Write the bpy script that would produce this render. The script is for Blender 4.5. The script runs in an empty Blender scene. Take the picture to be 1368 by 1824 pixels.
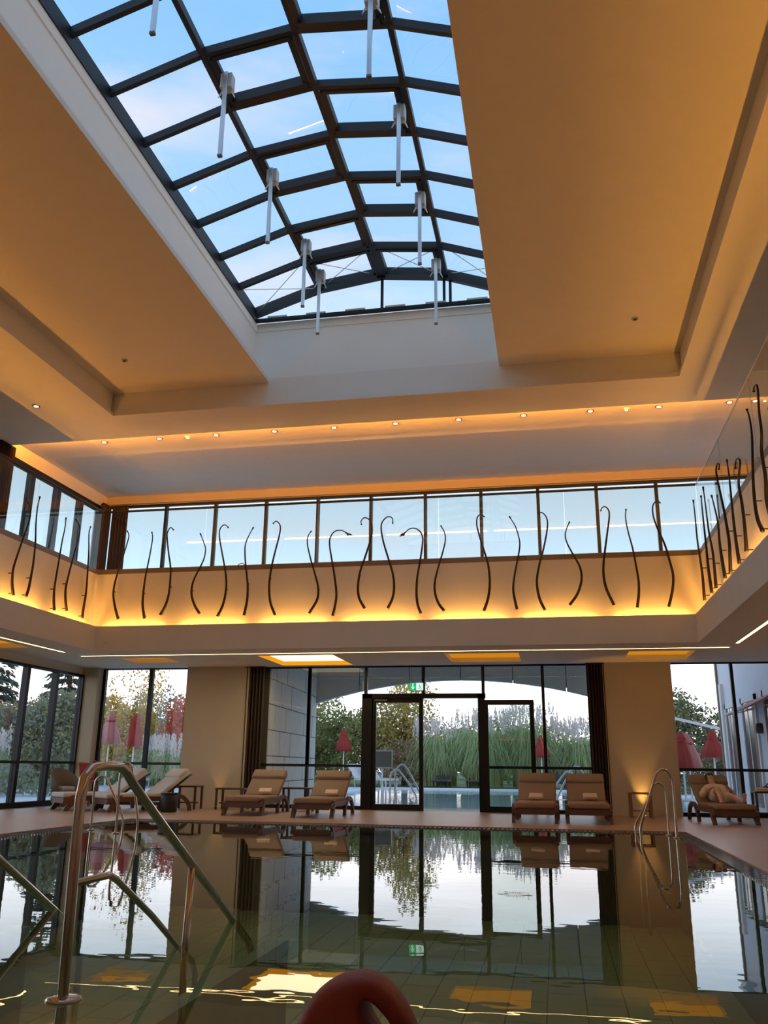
import bpy, bmesh, math, random
from mathutils import Vector, Matrix
random.seed(7)
S = bpy.context.scene
COL = S.collection
PI = math.pi

# ---------------------------------------------------------------- camera
FPX, YAW, PITCH, ROLL = 1523.23, 0.194185, 0.288867, 0.01143
def make_camera():
    cy, sy = math.cos(YAW), math.sin(YAW)
    d = Vector((-sy*math.cos(PITCH), cy*math.cos(PITCH), math.sin(PITCH)))
    r = Vector((cy, sy, 0)); u = r.cross(d)
    r2 = r*math.cos(ROLL) + u*math.sin(ROLL)
    u2 = -r*math.sin(ROLL) + u*math.cos(ROLL)
    cam = bpy.data.cameras.new('camera')
    cam.sensor_fit = 'HORIZONTAL'; cam.sensor_width = 36.0
    cam.lens = 36.0*FPX/1368.0
    cam.clip_start = 0.05; cam.clip_end = 400
    o = bpy.data.objects.new('camera', cam); COL.objects.link(o)
    m = Matrix((r2, u2, -d)).transposed().to_4x4()
    m.translation = Vector((0, 0, 1.0))
    o.matrix_world = m
    S.camera = o
make_camera()

# ---------------------------------------------------------------- sky, exposure
S.view_settings.view_transform = 'Standard'
S.view_settings.look = 'None'
S.view_settings.exposure = 0.0
S.view_settings.gamma = 1.0
S.view_settings.use_curve_mapping = False
S.cycles.caustics_reflective = False
S.cycles.caustics_refractive = False
S.cycles.transparent_max_bounces = 24
S.cycles.sample_clamp_indirect = 4.0
S.cycles.use_denoising = True

SKY_STRENGTH = 1.0
def make_world():
    w = bpy.data.worlds.new('evening_sky'); S.world = w; w.use_nodes = True
    nt = w.node_tree; nt.nodes.clear()
    N = nt.nodes.new; L = nt.links.new
    out = N('ShaderNodeOutputWorld'); bg = N('ShaderNodeBackground')
    tc = N('ShaderNodeTexCoord'); sep = N('ShaderNodeSeparateXYZ')
    L(tc.outputs['Generated'], sep.inputs[0])
    ramp = N('ShaderNodeValToRGB')
    e = ramp.color_ramp.elements
    e[0].position = 0.0; e[0].color = (2.2, 2.1, 2.1, 1)
    e[1].position = 1.0; e[1].color = (0.27, 0.57, 1.05, 1)
    for p, c in ((0.10, (2.2, 2.15, 2.2)), (0.15, (1.8, 1.95, 2.1)), (0.20, (1.25, 1.55, 1.85)), (0.26, (1.02, 1.20, 1.38)), (0.32, (0.86, 1.0, 1.13)), (0.45, (0.64, 0.86, 1.08)), (0.56, (0.46, 0.75, 1.08)), (0.72, (0.30, 0.63, 1.08))):
        k = e.new(p); k.color = (*c, 1)
    L(sep.outputs['Z'], ramp.inputs[0])
    # thin pink evening cloud streaks
    mp = N('ShaderNodeMapping'); mp.inputs['Scale'].default_value = (1.2, 1.2, 5.0)
    L(tc.outputs['Generated'], mp.inputs[0])
    nz = N('ShaderNodeTexNoise'); nz.inputs['Scale'].default_value = 2.6; nz.inputs['Detail'].default_value = 5
    L(mp.outputs[0], nz.inputs['Vector'])
    cr = N('ShaderNodeValToRGB'); cr.color_ramp.elements[0].position = 0.50; cr.color_ramp.elements[1].position = 0.78
    cr.color_ramp.elements[1].color = (0.6, 0.6, 0.6, 1)
    L(nz.outputs[0], cr.inputs[0])
    mix = N('ShaderNodeMix'); mix.data_type = 'RGBA'
    mix.inputs['B'].default_value = (1.15, 1.0, 0.95, 1)
    L(cr.outputs[0], mix.inputs['Factor']); L(ramp.outputs[0], mix.inputs['A'])
    L(mix.outputs['Result'], bg.inputs['Color'])
    bg.inputs['Strength'].default_value = SKY_STRENGTH
    L(bg.outputs[0], out.inputs[0])
make_world()

# ---------------------------------------------------------------- materials
MAT = {}
def nodes(name):
    m = bpy.data.materials.new(name); m.use_nodes = True
    nt = m.node_tree; nt.nodes.clear()
    MAT[name] = m
    return m, nt, nt.nodes.new, nt.links.new
def pmat(name, col, rough=0.6, metal=0.0, var=0.0, scale=8.0, bump=0.0, bscale=60.0, stretch=(1, 1, 1), spec=0.5, translucent=None):
    m, nt, N, L = nodes(name)
    out = N('ShaderNodeOutputMaterial'); b = N('ShaderNodeBsdfPrincipled')
    b.inputs['Base Color'].default_value = (*col, 1); b.inputs['Roughness'].default_value = rough
    b.inputs['Metallic'].default_value = metal; b.inputs['Specular IOR Level'].default_value = spec
    tc = N('ShaderNodeTexCoord'); mp = N('ShaderNodeMapping'); mp.inputs['Scale'].default_value = stretch
    L(tc.outputs['Object'], mp.inputs[0])
    if var > 0:
        nz = N('ShaderNodeTexNoise'); nz.inputs['Scale'].default_value = scale; nz.inputs['Detail'].default_value = 4
        L(mp.outputs[0], nz.inputs['Vector'])
        mx = N('ShaderNodeMix'); mx.data_type = 'RGBA'
        mx.inputs['A'].default_value = (*[c*(1-var) for c in col], 1)
        mx.inputs['B'].default_value = (*[min(1, c*(1+var)) for c in col], 1)
        L(nz.outputs[0], mx.inputs['Factor']); L(mx.outputs['Result'], b.inputs['Base Color'])
    if bump > 0:
        n2 = N('ShaderNodeTexNoise'); n2.inputs['Scale'].default_value = bscale; n2.inputs['Detail'].default_value = 3
        L(mp.outputs[0], n2.inputs['Vector'])
        bp = N('ShaderNodeBump'); bp.inputs['Strength'].default_value = bump; bp.inputs['Distance'].default_value = 0.02
        L(n2.outputs[0], bp.inputs['Height']); L(bp.outputs[0], b.inputs['Normal'])
    if translucent:
        t = N('ShaderNodeBsdfTranslucent'); t.inputs[0].default_value = (*col, 1)
        ms = N('ShaderNodeMixShader'); ms.inputs[0].default_value = translucent
        L(b.outputs[0], ms.inputs[1]); L(t.outputs[0], ms.inputs[2]); L(ms.outputs[0], out.inputs[0])
    else:
        L(b.outputs[0], out.inputs[0])
    return m
def emat(name, col, strength):
    m, nt, N, L = nodes(name)
    out = N('ShaderNodeOutputMaterial'); e = N('ShaderNodeEmission')
    e.inputs[0].default_value = (*col, 1); e.inputs[1].default_value = strength
    L(e.outputs[0], out.inputs[0]); return m
def glass(name, tint, ior=1.45, gain=1.0):
    m, nt, N, L = nodes(name)
    out = N('ShaderNodeOutputMaterial'); t = N('ShaderNodeBsdfTransparent'); t.inputs[0].default_value = (*tint, 1)
    g = N('ShaderNodeBsdfGlossy'); g.inputs['Roughness'].default_value = 0.0; g.inputs[0].default_value = (0.95, 0.95, 0.95, 1)
    f = N('ShaderNodeFresnel'); f.inputs[0].default_value = ior
    geo = N('ShaderNodeNewGeometry'); inv = N('ShaderNodeMath'); inv.operation = 'SUBTRACT'; inv.inputs[0].default_value = gain
    bk = N('ShaderNodeMath'); bk.operation = 'MULTIPLY'; bk.inputs[1].default_value = gain
    L(geo.outputs['Backfacing'], bk.inputs[0]); L(bk.outputs[0], inv.inputs[1])
    mu = N('ShaderNodeMath'); mu.operation = 'MULTIPLY'; mu.use_clamp = True
    L(f.outputs[0], mu.inputs[0]); L(inv.outputs[0], mu.inputs[1])
    ms = N('ShaderNodeMixShader'); L(mu.outputs[0], ms.inputs[0]); L(t.outputs[0], ms.inputs[1]); L(g.outputs[0], ms.inputs[2])
    L(ms.outputs[0], out.inputs[0]); return m
def watermat(name, tint, wave=0.02):
    m, nt, N, L = nodes(name)
    out = N('ShaderNodeOutputMaterial'); t = N('ShaderNodeBsdfTransparent'); t.inputs[0].default_value = (*tint, 1)
    g = N('ShaderNodeBsdfGlossy'); g.inputs['Roughness'].default_value = 0.0; g.inputs[0].default_value = (1, 1, 1, 1)
    f = N('ShaderNodeFresnel'); f.inputs[0].default_value = 1.33
    tc = N('ShaderNodeTexCoord')
    mp = N('ShaderNodeMapping'); mp.inputs['Scale'].default_value = (0.9, 1.6, 1)
    L(tc.outputs['Object'], mp.inputs[0])
    nz = N('ShaderNodeTexNoise'); nz.inputs['Scale'].default_value = 2.6; nz.inputs['Detail'].default_value = 1.8
    L(mp.outputs[0], nz.inputs['Vector'])
    bp = N('ShaderNodeBump'); bp.inputs['Strength'].default_value = 1.0; bp.inputs['Distance'].default_value = wave
    L(nz.outputs[0], bp.inputs['Height'])
    L(bp.outputs[0], g.inputs['Normal']); L(bp.outputs[0], f.inputs['Normal'])
    geo = N('ShaderNodeNewGeometry'); inv = N('ShaderNodeMath'); inv.operation = 'SUBTRACT'; inv.inputs[0].default_value = 1.0
    L(geo.outputs['Backfacing'], inv.inputs[1])
    mu = N('ShaderNodeMath'); mu.operation = 'MULTIPLY'; L(f.outputs[0], mu.inputs[0]); L(inv.outputs[0], mu.inputs[1])
    ms = N('ShaderNodeMixShader'); L(mu.outputs[0], ms.inputs[0]); L(t.outputs[0], ms.inputs[1]); L(g.outputs[0], ms.inputs[2])
    L(ms.outputs[0], out.inputs[0]); return m

LED = (1.0, 0.34, 0.025)
pmat('paint', (0.89, 0.85, 0.78), 0.85, var=0.03, scale=3, bump=0.05, bscale=180)
pmat('paint_shaft_lifted', (0.96, 0.93, 0.86), 0.8, var=0.02, scale=3)  # hall paint whitened for the shaft, its colour adds brightness the daylight lacks
pmat('paint_warm', (0.58, 0.49, 0.36), 0.85, var=0.04, scale=3, bump=0.05, bscale=180)
pmat('deck', (0.45, 0.29, 0.20), 0.38, var=0.16, scale=5, bump=0.03, bscale=40)
pmat('pool_tile', (0.33, 0.40, 0.31), 0.5, var=0.16, scale=4)
pmat('grout', (0.12, 0.13, 0.10), 0.8)
pmat('metal_dark', (0.022, 0.023, 0.026), 0.35, metal=0.6)
pmat('metal_skylight', (0.012, 0.015, 0.020), 0.5, spec=0.35)
pmat('bronze', (0.035, 0.028, 0.024), 0.45, metal=0.7)
pmat('cap_metal', (0.20, 0.16, 0.13), 0.5, metal=0.3)
pmat('steel', (0.62, 0.54, 0.46), 0.16, metal=1.0)
pmat('white_metal', (0.78, 0.79, 0.80), 0.35, metal=0.0)
pmat('actuator', (0.50, 0.50, 0.49), 0.4)
pmat('alu', (0.72, 0.73, 0.76), 0.3, metal=0.7)
pmat('curtain', (0.060, 0.034, 0.026), 0.85, var=0.2, scale=10)
pmat('wood', (0.12, 0.055, 0.035), 0.5, var=0.3, scale=6, stretch=(1, 8, 8))
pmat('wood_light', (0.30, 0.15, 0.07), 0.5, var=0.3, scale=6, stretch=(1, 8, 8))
pmat('cushion', (0.30, 0.205, 0.14), 0.9, var=0.08, scale=20, bump=0.15, bscale=120)
pmat('cushion_grey', (0.62, 0.58, 0.56), 0.9, var=0.06, scale=20, bump=0.15, bscale=120)
pmat('towel', (0.80, 0.58, 0.44), 0.95, var=0.06, scale=30, bump=0.3, bscale=150)
pmat('towel_white', (0.80, 0.78, 0.76), 0.95, bump=0.3, bscale=150)
pmat('skin', (0.62, 0.36, 0.24), 0.55, var=0.06, scale=12)
pmat('robe', (0.72, 0.56, 0.40), 0.95, bump=0.3, bscale=120)
pmat('hair', (0.05, 0.028, 0.02), 0.6)
pmat('black_plastic', (0.015, 0.014, 0.014), 0.5)
pmat('red_bag', (0.45, 0.05, 0.04), 0.7)
pmat('red_leather', (0.22, 0.036, 0.030), 0.55, var=0.15, scale=14, bump=0.08, bscale=70)
pmat('red_fabric', (0.32, 0.030, 0.022), 0.85, var=0.15, scale=9)
pmat('pink_fabric', (0.46, 0.17, 0.15), 0.85, var=0.15, scale=9)
pmat('wicker', (0.22, 0.17, 0.13), 0.8, var=0.4, scale=40)
pmat('stone', (0.74, 0.71, 0.66), 0.85, var=0.12, scale=5, bump=0.15, bscale=30)
pmat('concrete', (0.66, 0.63, 0.57), 0.85, var=0.10, scale=2.5, bump=0.1, bscale=30)
pmat('joint', (0.10, 0.095, 0.085), 0.9)
pmat('paving', (0.72, 0.71, 0.72), 0.6, var=0.12, scale=3)
pmat('soil', (0.10, 0.12, 0.06), 0.95, var=0.3, scale=2)
pmat('lawn', (0.12, 0.16, 0.05), 0.95, var=0.4, scale=3)
pmat('facade', (0.74, 0.78, 0.86), 0.8, var=0.03, scale=2)
pmat('facade_trim', (0.80, 0.78, 0.76), 0.7)
pmat('frame_brown', (0.20, 0.12, 0.10), 0.6)
pmat('window_dark', (0.10, 0.09, 0.10), 0.15)
pmat('pool_blue', (0.66, 0.74, 0.78), 0.6)
pmat('awning', (0.50, 0.28, 0.24), 0.85, var=0.25, scale=6)
pmat('bark', (0.12, 0.085, 0.06), 0.9, var=0.3, scale=12)
pmat('bark_pale', (0.42, 0.38, 0.32), 0.9, var=0.3, scale=12)
for nm, c in (('leaf_conifer', (0.12, 0.15, 0.11)), ('leaf_green', (0.28, 0.33, 0.13)), ('leaf_olive', (0.42, 0.38, 0.15)),
              ('leaf_yellow', (0.72, 0.47, 0.09)), ('leaf_red', (0.62, 0.13, 0.07)), ('leaf_grey', (0.33, 0.35, 0.26)),
              ('leaf_brown', (0.45, 0.29, 0.18)), ('blade', (0.44, 0.52, 0.26)), ('plume', (0.88, 0.74, 0.7)), ('leaf_deep', (0.16, 0.19, 0.1))):
    pmat(nm, c, 0.75, var=0.35, scale=1.2, translucent=0.35)
pmat('sign_white', (0.85, 0.88, 0.86), 0.5)
emat('sign_green', (0.02, 0.55, 0.20), 0.9)
emat('sign_glow', (0.75, 0.95, 0.9), 1.0)
glass('pane', (0.975, 0.98, 0.985))
glass('pane_sky', (0.995, 1.0, 1.0))
glass('balustrade', (0.79, 0.845, 0.855), gain=1.2)
glass('door_pane', (0.90, 0.94, 0.92))
watermat('water', (0.66, 0.78, 0.60), 0.0008)
watermat('water_out', (0.78, 0.88, 0.90), 0.010)
emat('led_line', (1.0, 0.62, 0.24), 9.0)
emat('led_cove', (1.0, 0.44, 0.07), 75.0)
emat('led_upper', (1.0, 0.42, 0.10), 7.0)
emat('led_well', (1.0, 0.36, 0.015), 0.62)
emat('well_side_glow', (1.0, 0.36, 0.01), 0.95)  # orange light on the bright well's recess walls, put in as emission
pmat('slat_metal', (0.42, 0.41, 0.41), 0.10, metal=0.6)
emat('led_well_bright', (1.0, 0.84, 0.50), 4.0)
emat('led_spot', (1.0, 0.72, 0.45), 6.0)

# ---------------------------------------------------------------- mesh helpers
class MB:
    def __init__(s): s.v = []; s.f = []
    def add(s, vs, fs):
        n = len(s.v); s.v += [tuple(p) for p in vs]; s.f += [tuple(i+n for i in f) for f in fs]; return s
    def box(s, x0, x1, y0, y1, z0, z1):
        x0, x1 = min(x0, x1), max(x0, x1); y0, y1 = min(y0, y1), max(y0, y1); z0, z1 = min(z0, z1), max(z0, z1)
        return s.add([(x0,y0,z0),(x1,y0,z0),(x1,y1,z0),(x0,y1,z0),(x0,y0,z1),(x1,y0,z1),(x1,y1,z1),(x0,y1,z1)],
              [(0,3,2,1),(4,5,6,7),(0,1,5,4),(1,2,6,5),(2,3,7,6),(3,0,4,7)])
    def bar(s, a, b, w, h, up=(0, 0, 1)):
        a = Vector(a); b = Vector(b); d = (b-a).normalized(); up = Vector(up)
        sd = d.cross(up)
        if sd.length < 1e-4: sd = d.cross(Vector((0, 1, 0)))
        sd.normalize(); u = sd.cross(d)
        vs = []
        for p in (a, b):
            for i, j in ((-1,-1),(1,-1),(1,1),(-1,1)): vs.append(p + sd*(i*w/2) + u*(j*h/2))
        return s.add(vs, [(3,2,1,0),(4,5,6,7),(0,1,5,4),(1,2,6,5),(2,3,7,6),(3,0,4,7)])
    def prism(s, poly, axis, a, b):
        # poly: list of 2D points; extruded along axis between a and b
        n = len(poly)
        def P(q, t):
            return {'x': (t, q[0], q[1]), 'y': (q[0], t, q[1]), 'z': (q[0], q[1], t)}[axis]
        vs = [P(q, a) for q in poly] + [P(q, b) for q in poly]
        return s.add(vs, [tuple(range(n))[::-1], tuple(range(n, 2*n))] + [(i, (i+1) % n, n+(i+1) % n, n+i) for i in range(n)])
    def tube(s, pts, r, seg=8, cap=True):
        pts = [Vector(p) for p in pts]; rs = r if isinstance(r, (list, tuple)) else [r]*len(pts)
        n0 = len(s.v); prev = None
        for i, p in enumerate(pts):
            d = (pts[min(i+1, len(pts)-1)] - pts[max(i-1, 0)]).normalized()
            if prev is None:
                a = Vector((0, 0, 1)) if abs(d.z) < 0.9 else Vector((1, 0, 0))
                prev = d.cross(a).normalized()
            else:
                prev = (prev - d*prev.dot(d)).normalized()
            q = d.cross(prev)
            for k in range(seg):
                t = 2*PI*k/seg
                s.v.append(tuple(p + (prev*math.cos(t) + q*math.sin(t))*rs[i]))
        for i in range(len(pts)-1):
            for k in range(seg):
                a = n0+i*seg+k; b = n0+i*seg+(k+1) % seg
                s.f.append((a, b, b+seg, a+seg))
        if cap:
            s.f.append(tuple(n0+k for k in range(seg))[::-1]); e = n0+(len(pts)-1)*seg
            s.f.append(tuple(e+k for k in range(seg)))
        return s
    def lathe(s, prof, seg=16, c=(0, 0, 0)):
        n0 = len(s.v)
        for r, z in prof:
            for k in range(seg):
                t = 2*PI*k/seg; s.v.append((c[0]+r*math.cos(t), c[1]+r*math.sin(t), c[2]+z))
        for i in range(len(prof)-1):
            for k in range(seg):
                a = n0+i*seg+k; b = n0+i*seg+(k+1) % seg
                s.f.append((a, b, b+seg, a+seg))
        s.f.append(tuple(n0+k for k in range(seg))[::-1]); e = n0+(len(prof)-1)*seg
        s.f.append(tuple(e+k for k in range(seg)))
        return s
    def mesh(s, name, smooth=False):
        m = bpy.data.meshes.new(name); m.from_pydata(s.v, [], s.f); m.update()
        if smooth:
            m.polygons.foreach_set('use_smooth', [True]*len(m.polygons))
        return m
    def build(s, name, mat, parent=None, smooth=False, bevel=0):
        m = s.mesh(name, smooth); m.materials.append(MAT[mat])
        return link(name, m, parent, bevel)
def link(name, me, parent=None, bevel=0):
    o = bpy.data.objects.new(name, me); COL.objects.link(o)
    if parent: o.parent = parent
    if bevel:
        b = o.modifiers.new('bevel', 'BEVEL'); b.width = bevel; b.segments = 2; b.limit_method = 'ANGLE'
    return o
def tag(o, label, cat=None, group=None, kind=None):
    if label: o['label'] = label
    if cat: o['category'] = cat
    if group: o['group'] = group
    if kind: o['kind'] = kind
    return o
def thing(name, label, cat, loc=(0, 0, 0), rz=0, group=None, kind=None):
    o = bpy.data.objects.new(name, None); COL.objects.link(o); o.empty_display_size = 0.1
    o.location = loc; o.rotation_euler = (0, 0, rz)
    return tag(o, label, cat, group, kind)
def box(name, mat, parent, *a, bevel=0): return MB().box(*a).build(name, mat, parent, bevel=bevel)
def struct(name, mb, mat, label, cat): return tag(mb.build(name, mat), label, cat, kind='structure')
def copy_tree(o, parent=None):
    c = o.copy(); COL.objects.link(c)
    if parent: c.parent = parent
    for ch in list(o.children): copy_tree(ch, c)
    return c
def smooth_path(pts, n=6):
    P = [Vector(p) for p in pts]; P = [P[0]*2-P[1]] + P + [P[-1]*2-P[-2]]; out = []
    for i in range(1, len(P)-2):
        for k in range(n):
            t = k/n; a, b, c, d = P[i-1], P[i], P[i+1], P[i+2]
            out.append(0.5*((2*b) + (c-a)*t + (2*a-5*b+4*c-d)*t*t + (3*b-a-3*c+d)*t**3))
    out.append(P[-2]); return out
ORD = ['first', 'second', 'third', 'fourth', 'fifth', 'sixth', 'seventh', 'eighth', 'ninth', 'tenth', 'eleventh', 'twelfth', 'thirteenth', 'fourteenth', 'fifteenth', 'sixteenth', 'seventeenth', 'eighteenth', 'nineteenth', 'twentieth']
def area(name, parent, loc, rot, sx, sy, power, col, spread=PI):
    l = bpy.data.lights.new(name, 'AREA'); l.shape = 'RECTANGLE'; l.size = sx; l.size_y = sy; l.energy = power; l.color = col; l.spread = spread
    o = bpy.data.objects.new(name, l); COL.objects.link(o); o.location = loc; o.rotation_euler = rot
    if parent: o.parent = parent
    return o

# ================================================================ the hall
XL, XR, YB, YN = -11.75, 5.2, 20.5, -5.0
PX0, PX1, PY0, PY1 = -7.4, 1.8, 2.6, 15.15        # pool water
GX0, GX1, GY0, GY1 = -7.7, 2.02, 2.3, 15.45        # outer edge of the overflow channel
DZ = 0.03

m = MB().box(XL, GX0, YN, YB, -0.4, DZ).box(GX1, XR, YN, YB, -0.4, DZ).box(GX0, GX1, GY1, YB, -0.4, DZ).box(GX0, GX1, YN, GY0, -0.4, DZ)
struct('floor', m, 'deck', 'brownish stone pool deck running around the water', 'floor')

# ---- pool basin, tiles, steps, water, grating
m = MB().box(PX0-0.1, PX1+0.1, PY0-0.1, PY1+0.1, -1.50, -1.375)
m.box(PX0-0.12, PX0, PY0, PY1, -1.375, -0.01).box(PX1, PX1+0.12, PY0, PY1, -1.375, -0.01)
m.box(PX0-0.12, PX1+0.12, PY0-0.12, PY0, -1.375, -0.01).box(PX0-0.12, PX1+0.12, PY1, PY1+0.12, -1.375, -0.01)
m.box(GX0, PX0, GY0, GY1, -0.14, -0.08).box(PX1, GX1, GY0, GY1, -0.14, -0.08).box(PX0, PX1, PY1, GY1, -0.14, -0.08).box(PX0, PX1, GY0, PY0, -0.14, -0.08)
basin = struct('floor_pool', m, 'grout', 'sunken pool basin with olive grey floor tiles under the water', 'pool basin')
tile = MB().box(0.006, 0.394, 0.006, 0.794, 0, 0.02).mesh('tile'); tile.materials.append(MAT['pool_tile'])
rest = MB()
for j in range(16):
    for i in range(23):
        x = PX0 + i*0.4; y = PY0 + j*0.8 - (0.4 if i % 2 else 0)
        if y+0.79 > PY1 or y < PY0-0.01: 
            y = max(y, PY0); h = min(0.794, PY1-y)
            rest.box(x+0.006, x+0.394, y+0.006, y+h, -1.375, -1.355); continue
        if y > 8.2:
            t = link('tile', tile, basin); t.location = (x, y, -1.375)
        else:
            rest.box(x+0.006, x+0.394, y+0.006, y+0.794, -1.375, -1.355)
tag(rest.build('tile_field', 'pool_tile', basin), None, kind='stuff')
for k in range(6):
    box('step', 'pool_tile', basin, -3.9, -1.85, PY0, 4.0+0.42*k, -0.24*(k+1), -0.24*(k+1)+0.05)
MB().box(-3.9, -3.8, PY0, 6.2, -1.375, -0.14).box(-1.95, -1.85, PY0, 6.2, -1.375, -0.14).build('step_side', 'pool_tile', basin)
m = MB().add([(GX0, GY0, 0), (GX1, GY0, 0), (GX1, GY1, 0), (GX0, GY1, 0)], [(0, 1, 2, 3)])
tag(m.build('pool_water', 'water'), 'still greenish pool water mirroring the windows', 'water', kind='stuff')
gr = thing('overflow_grating', 'slatted overflow grating along the edge of the indoor pool', 'grating')
g = MB(); y = GY0
while y < GY1:
    g.box(PX1, GX1, y, y+0.022, -0.01, 0.014).box(GX0, PX0, y, y+0.022, -0.01, 0.014); y += 0.07
tag(g.build('slats_along_sides', 'slat_metal', gr), None, kind='stuff')
g = MB(); x = PX0
while x < PX1:
    g.box(x, x+0.035, PY1, GY1, -0.01, 0.014); x += 0.075
tag(g.build('slats_along_end', 'cap_metal', gr), None, kind='stuff')

# ---- ground floor ceiling (soffit) with light wells
WELLS = [(-9.85, -8.65, 18.38, 19.3, 'orange glowing recessed light near the left corner of the lower ceiling', 'led_well'),
         (-6.42, -4.68, 18.25, 20.15, 'bright white glowing recessed light in the lower ceiling above the loungers', 'led_well_bright'),
         (-2.28, -0.66, 18.3, 19.9, 'orange glowing recessed light in the lower ceiling over the glass doors', 'led_well'),
         (1.55, 2.90, 18.3, 19.75, 'orange glowing recessed light in the lower ceiling before the right column', 'led_well')]
SZ0, SZ1 = 3.32, 3.47
m = MB()
m.box(XL, -9.85, YN, 14.6, SZ0, SZ1).box(XL, -11.55, 14.6, 16.4, SZ0, SZ1).box(-10.75, -9.85, 14.6, 16.4, SZ0, SZ1).box(XL, -9.85, 16.4, 17.2, SZ0, SZ1)
m.box(2.85, XR, YN, 17.2, SZ0, SZ1)
m.box(XL, XR, 17.2, 18.25, SZ0, SZ1).box(XL, XR, 20.15, YB, SZ0, SZ1)
xs = XL
for (a, b, c, d, _, _) in WELLS:
    m.box(xs, a, 18.25, 20.15, SZ0, SZ1)
    if c > 18.25: m.box(a, b, 18.25, c, SZ0, SZ1)
    if d < 20.15: m.box(a, b, d, 20.15, SZ0, SZ1)
    xs = b
m.box(xs, XR, 18.25, 20.15, SZ0, SZ1)
struct('ceiling', m, 'paint', 'beige lower ceiling under the gallery with recessed lights', 'ceiling')
WELLS.append((-11.55, -10.75, 14.6, 16.4, 'orange glowing recessed light in the lower ceiling along the left aisle', 'led_well'))
for (a, b, c, d, lab, mt) in WELLS:
    t = thing('ceiling_light', lab, 'ceiling light', ((a+b)/2, (c+d)/2, SZ0), group='recessed lights of the lower ceiling')
    hx, hy = (b-a)/2, (d-c)/2
    side = 'paint' if mt == 'led_well' else 'well_side_glow'
    MB().box(-hx, hx, -hy, -hy+0.02, 0.0, 0.10).box(-hx, hx, hy-0.02, hy, 0.0, 0.10).box(-hx, -hx+0.02, -hy+0.02, hy-0.02, 0.0, 0.10).box(hx-0.02, hx, -hy+0.02, hy-0.02, 0.0, 0.10).build('recess', side, t)
    box('light_panel', mt, t, -hx, hx, -hy, hy, 0.10, 0.12)

# ---- gallery slab, fascia, parapet
m = MB().box(XL, -10.07, YN, 17.42, 3.70, 3.85).box(3.07, XR, YN, 17.42, 3.70, 3.85).box(XL, XR, 17.42, YB, 3.70, 3.85)
m.box(-10.07, -9.85, YN, 17.42, 3.62, 3.70).box(2.85, 3.07, YN, 17.42, 3.62, 3.70).box(-9.85, 2.85, 17.2, 17.42, 3.62, 3.70)
struct('floor_gallery', m, 'paint', 'upper gallery floor slab around the atrium', 'floor')
m = MB().box(-9.75, 2.75, 17.1, 17.2, SZ0, 3.86).box(-9.85, -9.75, YN, 17.2, SZ0, 3.86).box(2.75, 2.85, YN, 17.2, SZ0, 3.86)
fascia = struct('trim_1', m, 'paint', 'beige fascia band along the edge of the gallery', 'fascia')
MB().lathe([(0.03, 0), (0.03, 0.015)], 10).build('sensor', 'sign_white', fascia).matrix_world = Matrix.Translation((-9.5, 17.1, 3.50)) @ Matrix.Rotation(PI/2, 4, 'X')
m = MB().box(-10.07, 3.07, 17.32, 17.42, 3.70, 5.07)
struct('wall_back_parapet', m, 'paint', 'beige parapet wall of the back gallery behind the reeds', 'wall')
m = MB().box(-10.07, -9.97, YN, 17.32, 3.70, 5.07)
struct('wall_left_parapet', m, 'paint', 'beige parapet wall of the left gallery', 'wall')
m = MB().box(2.97, 3.07, YN, 17.32, 3.70, 5.07)
struct('wall_right_parapet', m, 'paint', 'beige parapet wall of the right gallery', 'wall')

# ---- glass balustrades
def balustrade(label, axis, fixed, cuts, rail):
    t = thing('glass_balustrade', label, 'balustrade', group='glass balustrades of the gallery')
    for a, b in zip(cuts[:-1], cuts[1:]):
        if axis == 'x': box('glass_pane', 'balustrade', t, a+0.006, b-0.006, fixed-0.008, fixed+0.008, 5.10, 6.53)
        else: box('glass_pane', 'balustrade', t, fixed-0.008, fixed+0.008, a+0.006, b-0.006, 5.10, 6.53)
    a, b = cuts[0], cuts[-1]
    if axis == 'x':
        box('base_profile', 'cap_metal', t, a, b, fixed-0.055, fixed+0.055, 5.07, 5.18)
        box('hand_rail', rail, t, a, b, fixed-0.025, fixed+0.025, 6.53, 6.57)
    else:
        box('base_profile', 'cap_metal', t, fixed-0.055, fixed+0.055, a, b, 5.07, 5.18)
        w = 0.025 if rail == 'bronze' else 0.012
        box('hand_rail', rail, t, fixed-w, fixed+w, a, b, 6.53, 6.53+w*1.6)
    return t
balustrade('clear glass balustrade with dark rail above the back parapet', 'x', 17.37, [-10.02, -7.48, -4.88, -2.23, 0.39, 3.02], 'bronze')
balustrade('clear glass balustrade with bronze rail above the left parapet', 'y', -10.02, [YN, -2.5, 0, 2.4, 4.9, 7.35, 9.8, 12.3, 14.8, 17.3], 'bronze')
balustrade('clear glass balustrade with bright top edge above the right parapet', 'y', 3.02, [YN, -2.5, 0, 2.4, 4.9, 7.35, 9.8, 12.3, 14.8, 17.3], 'alu')

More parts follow.
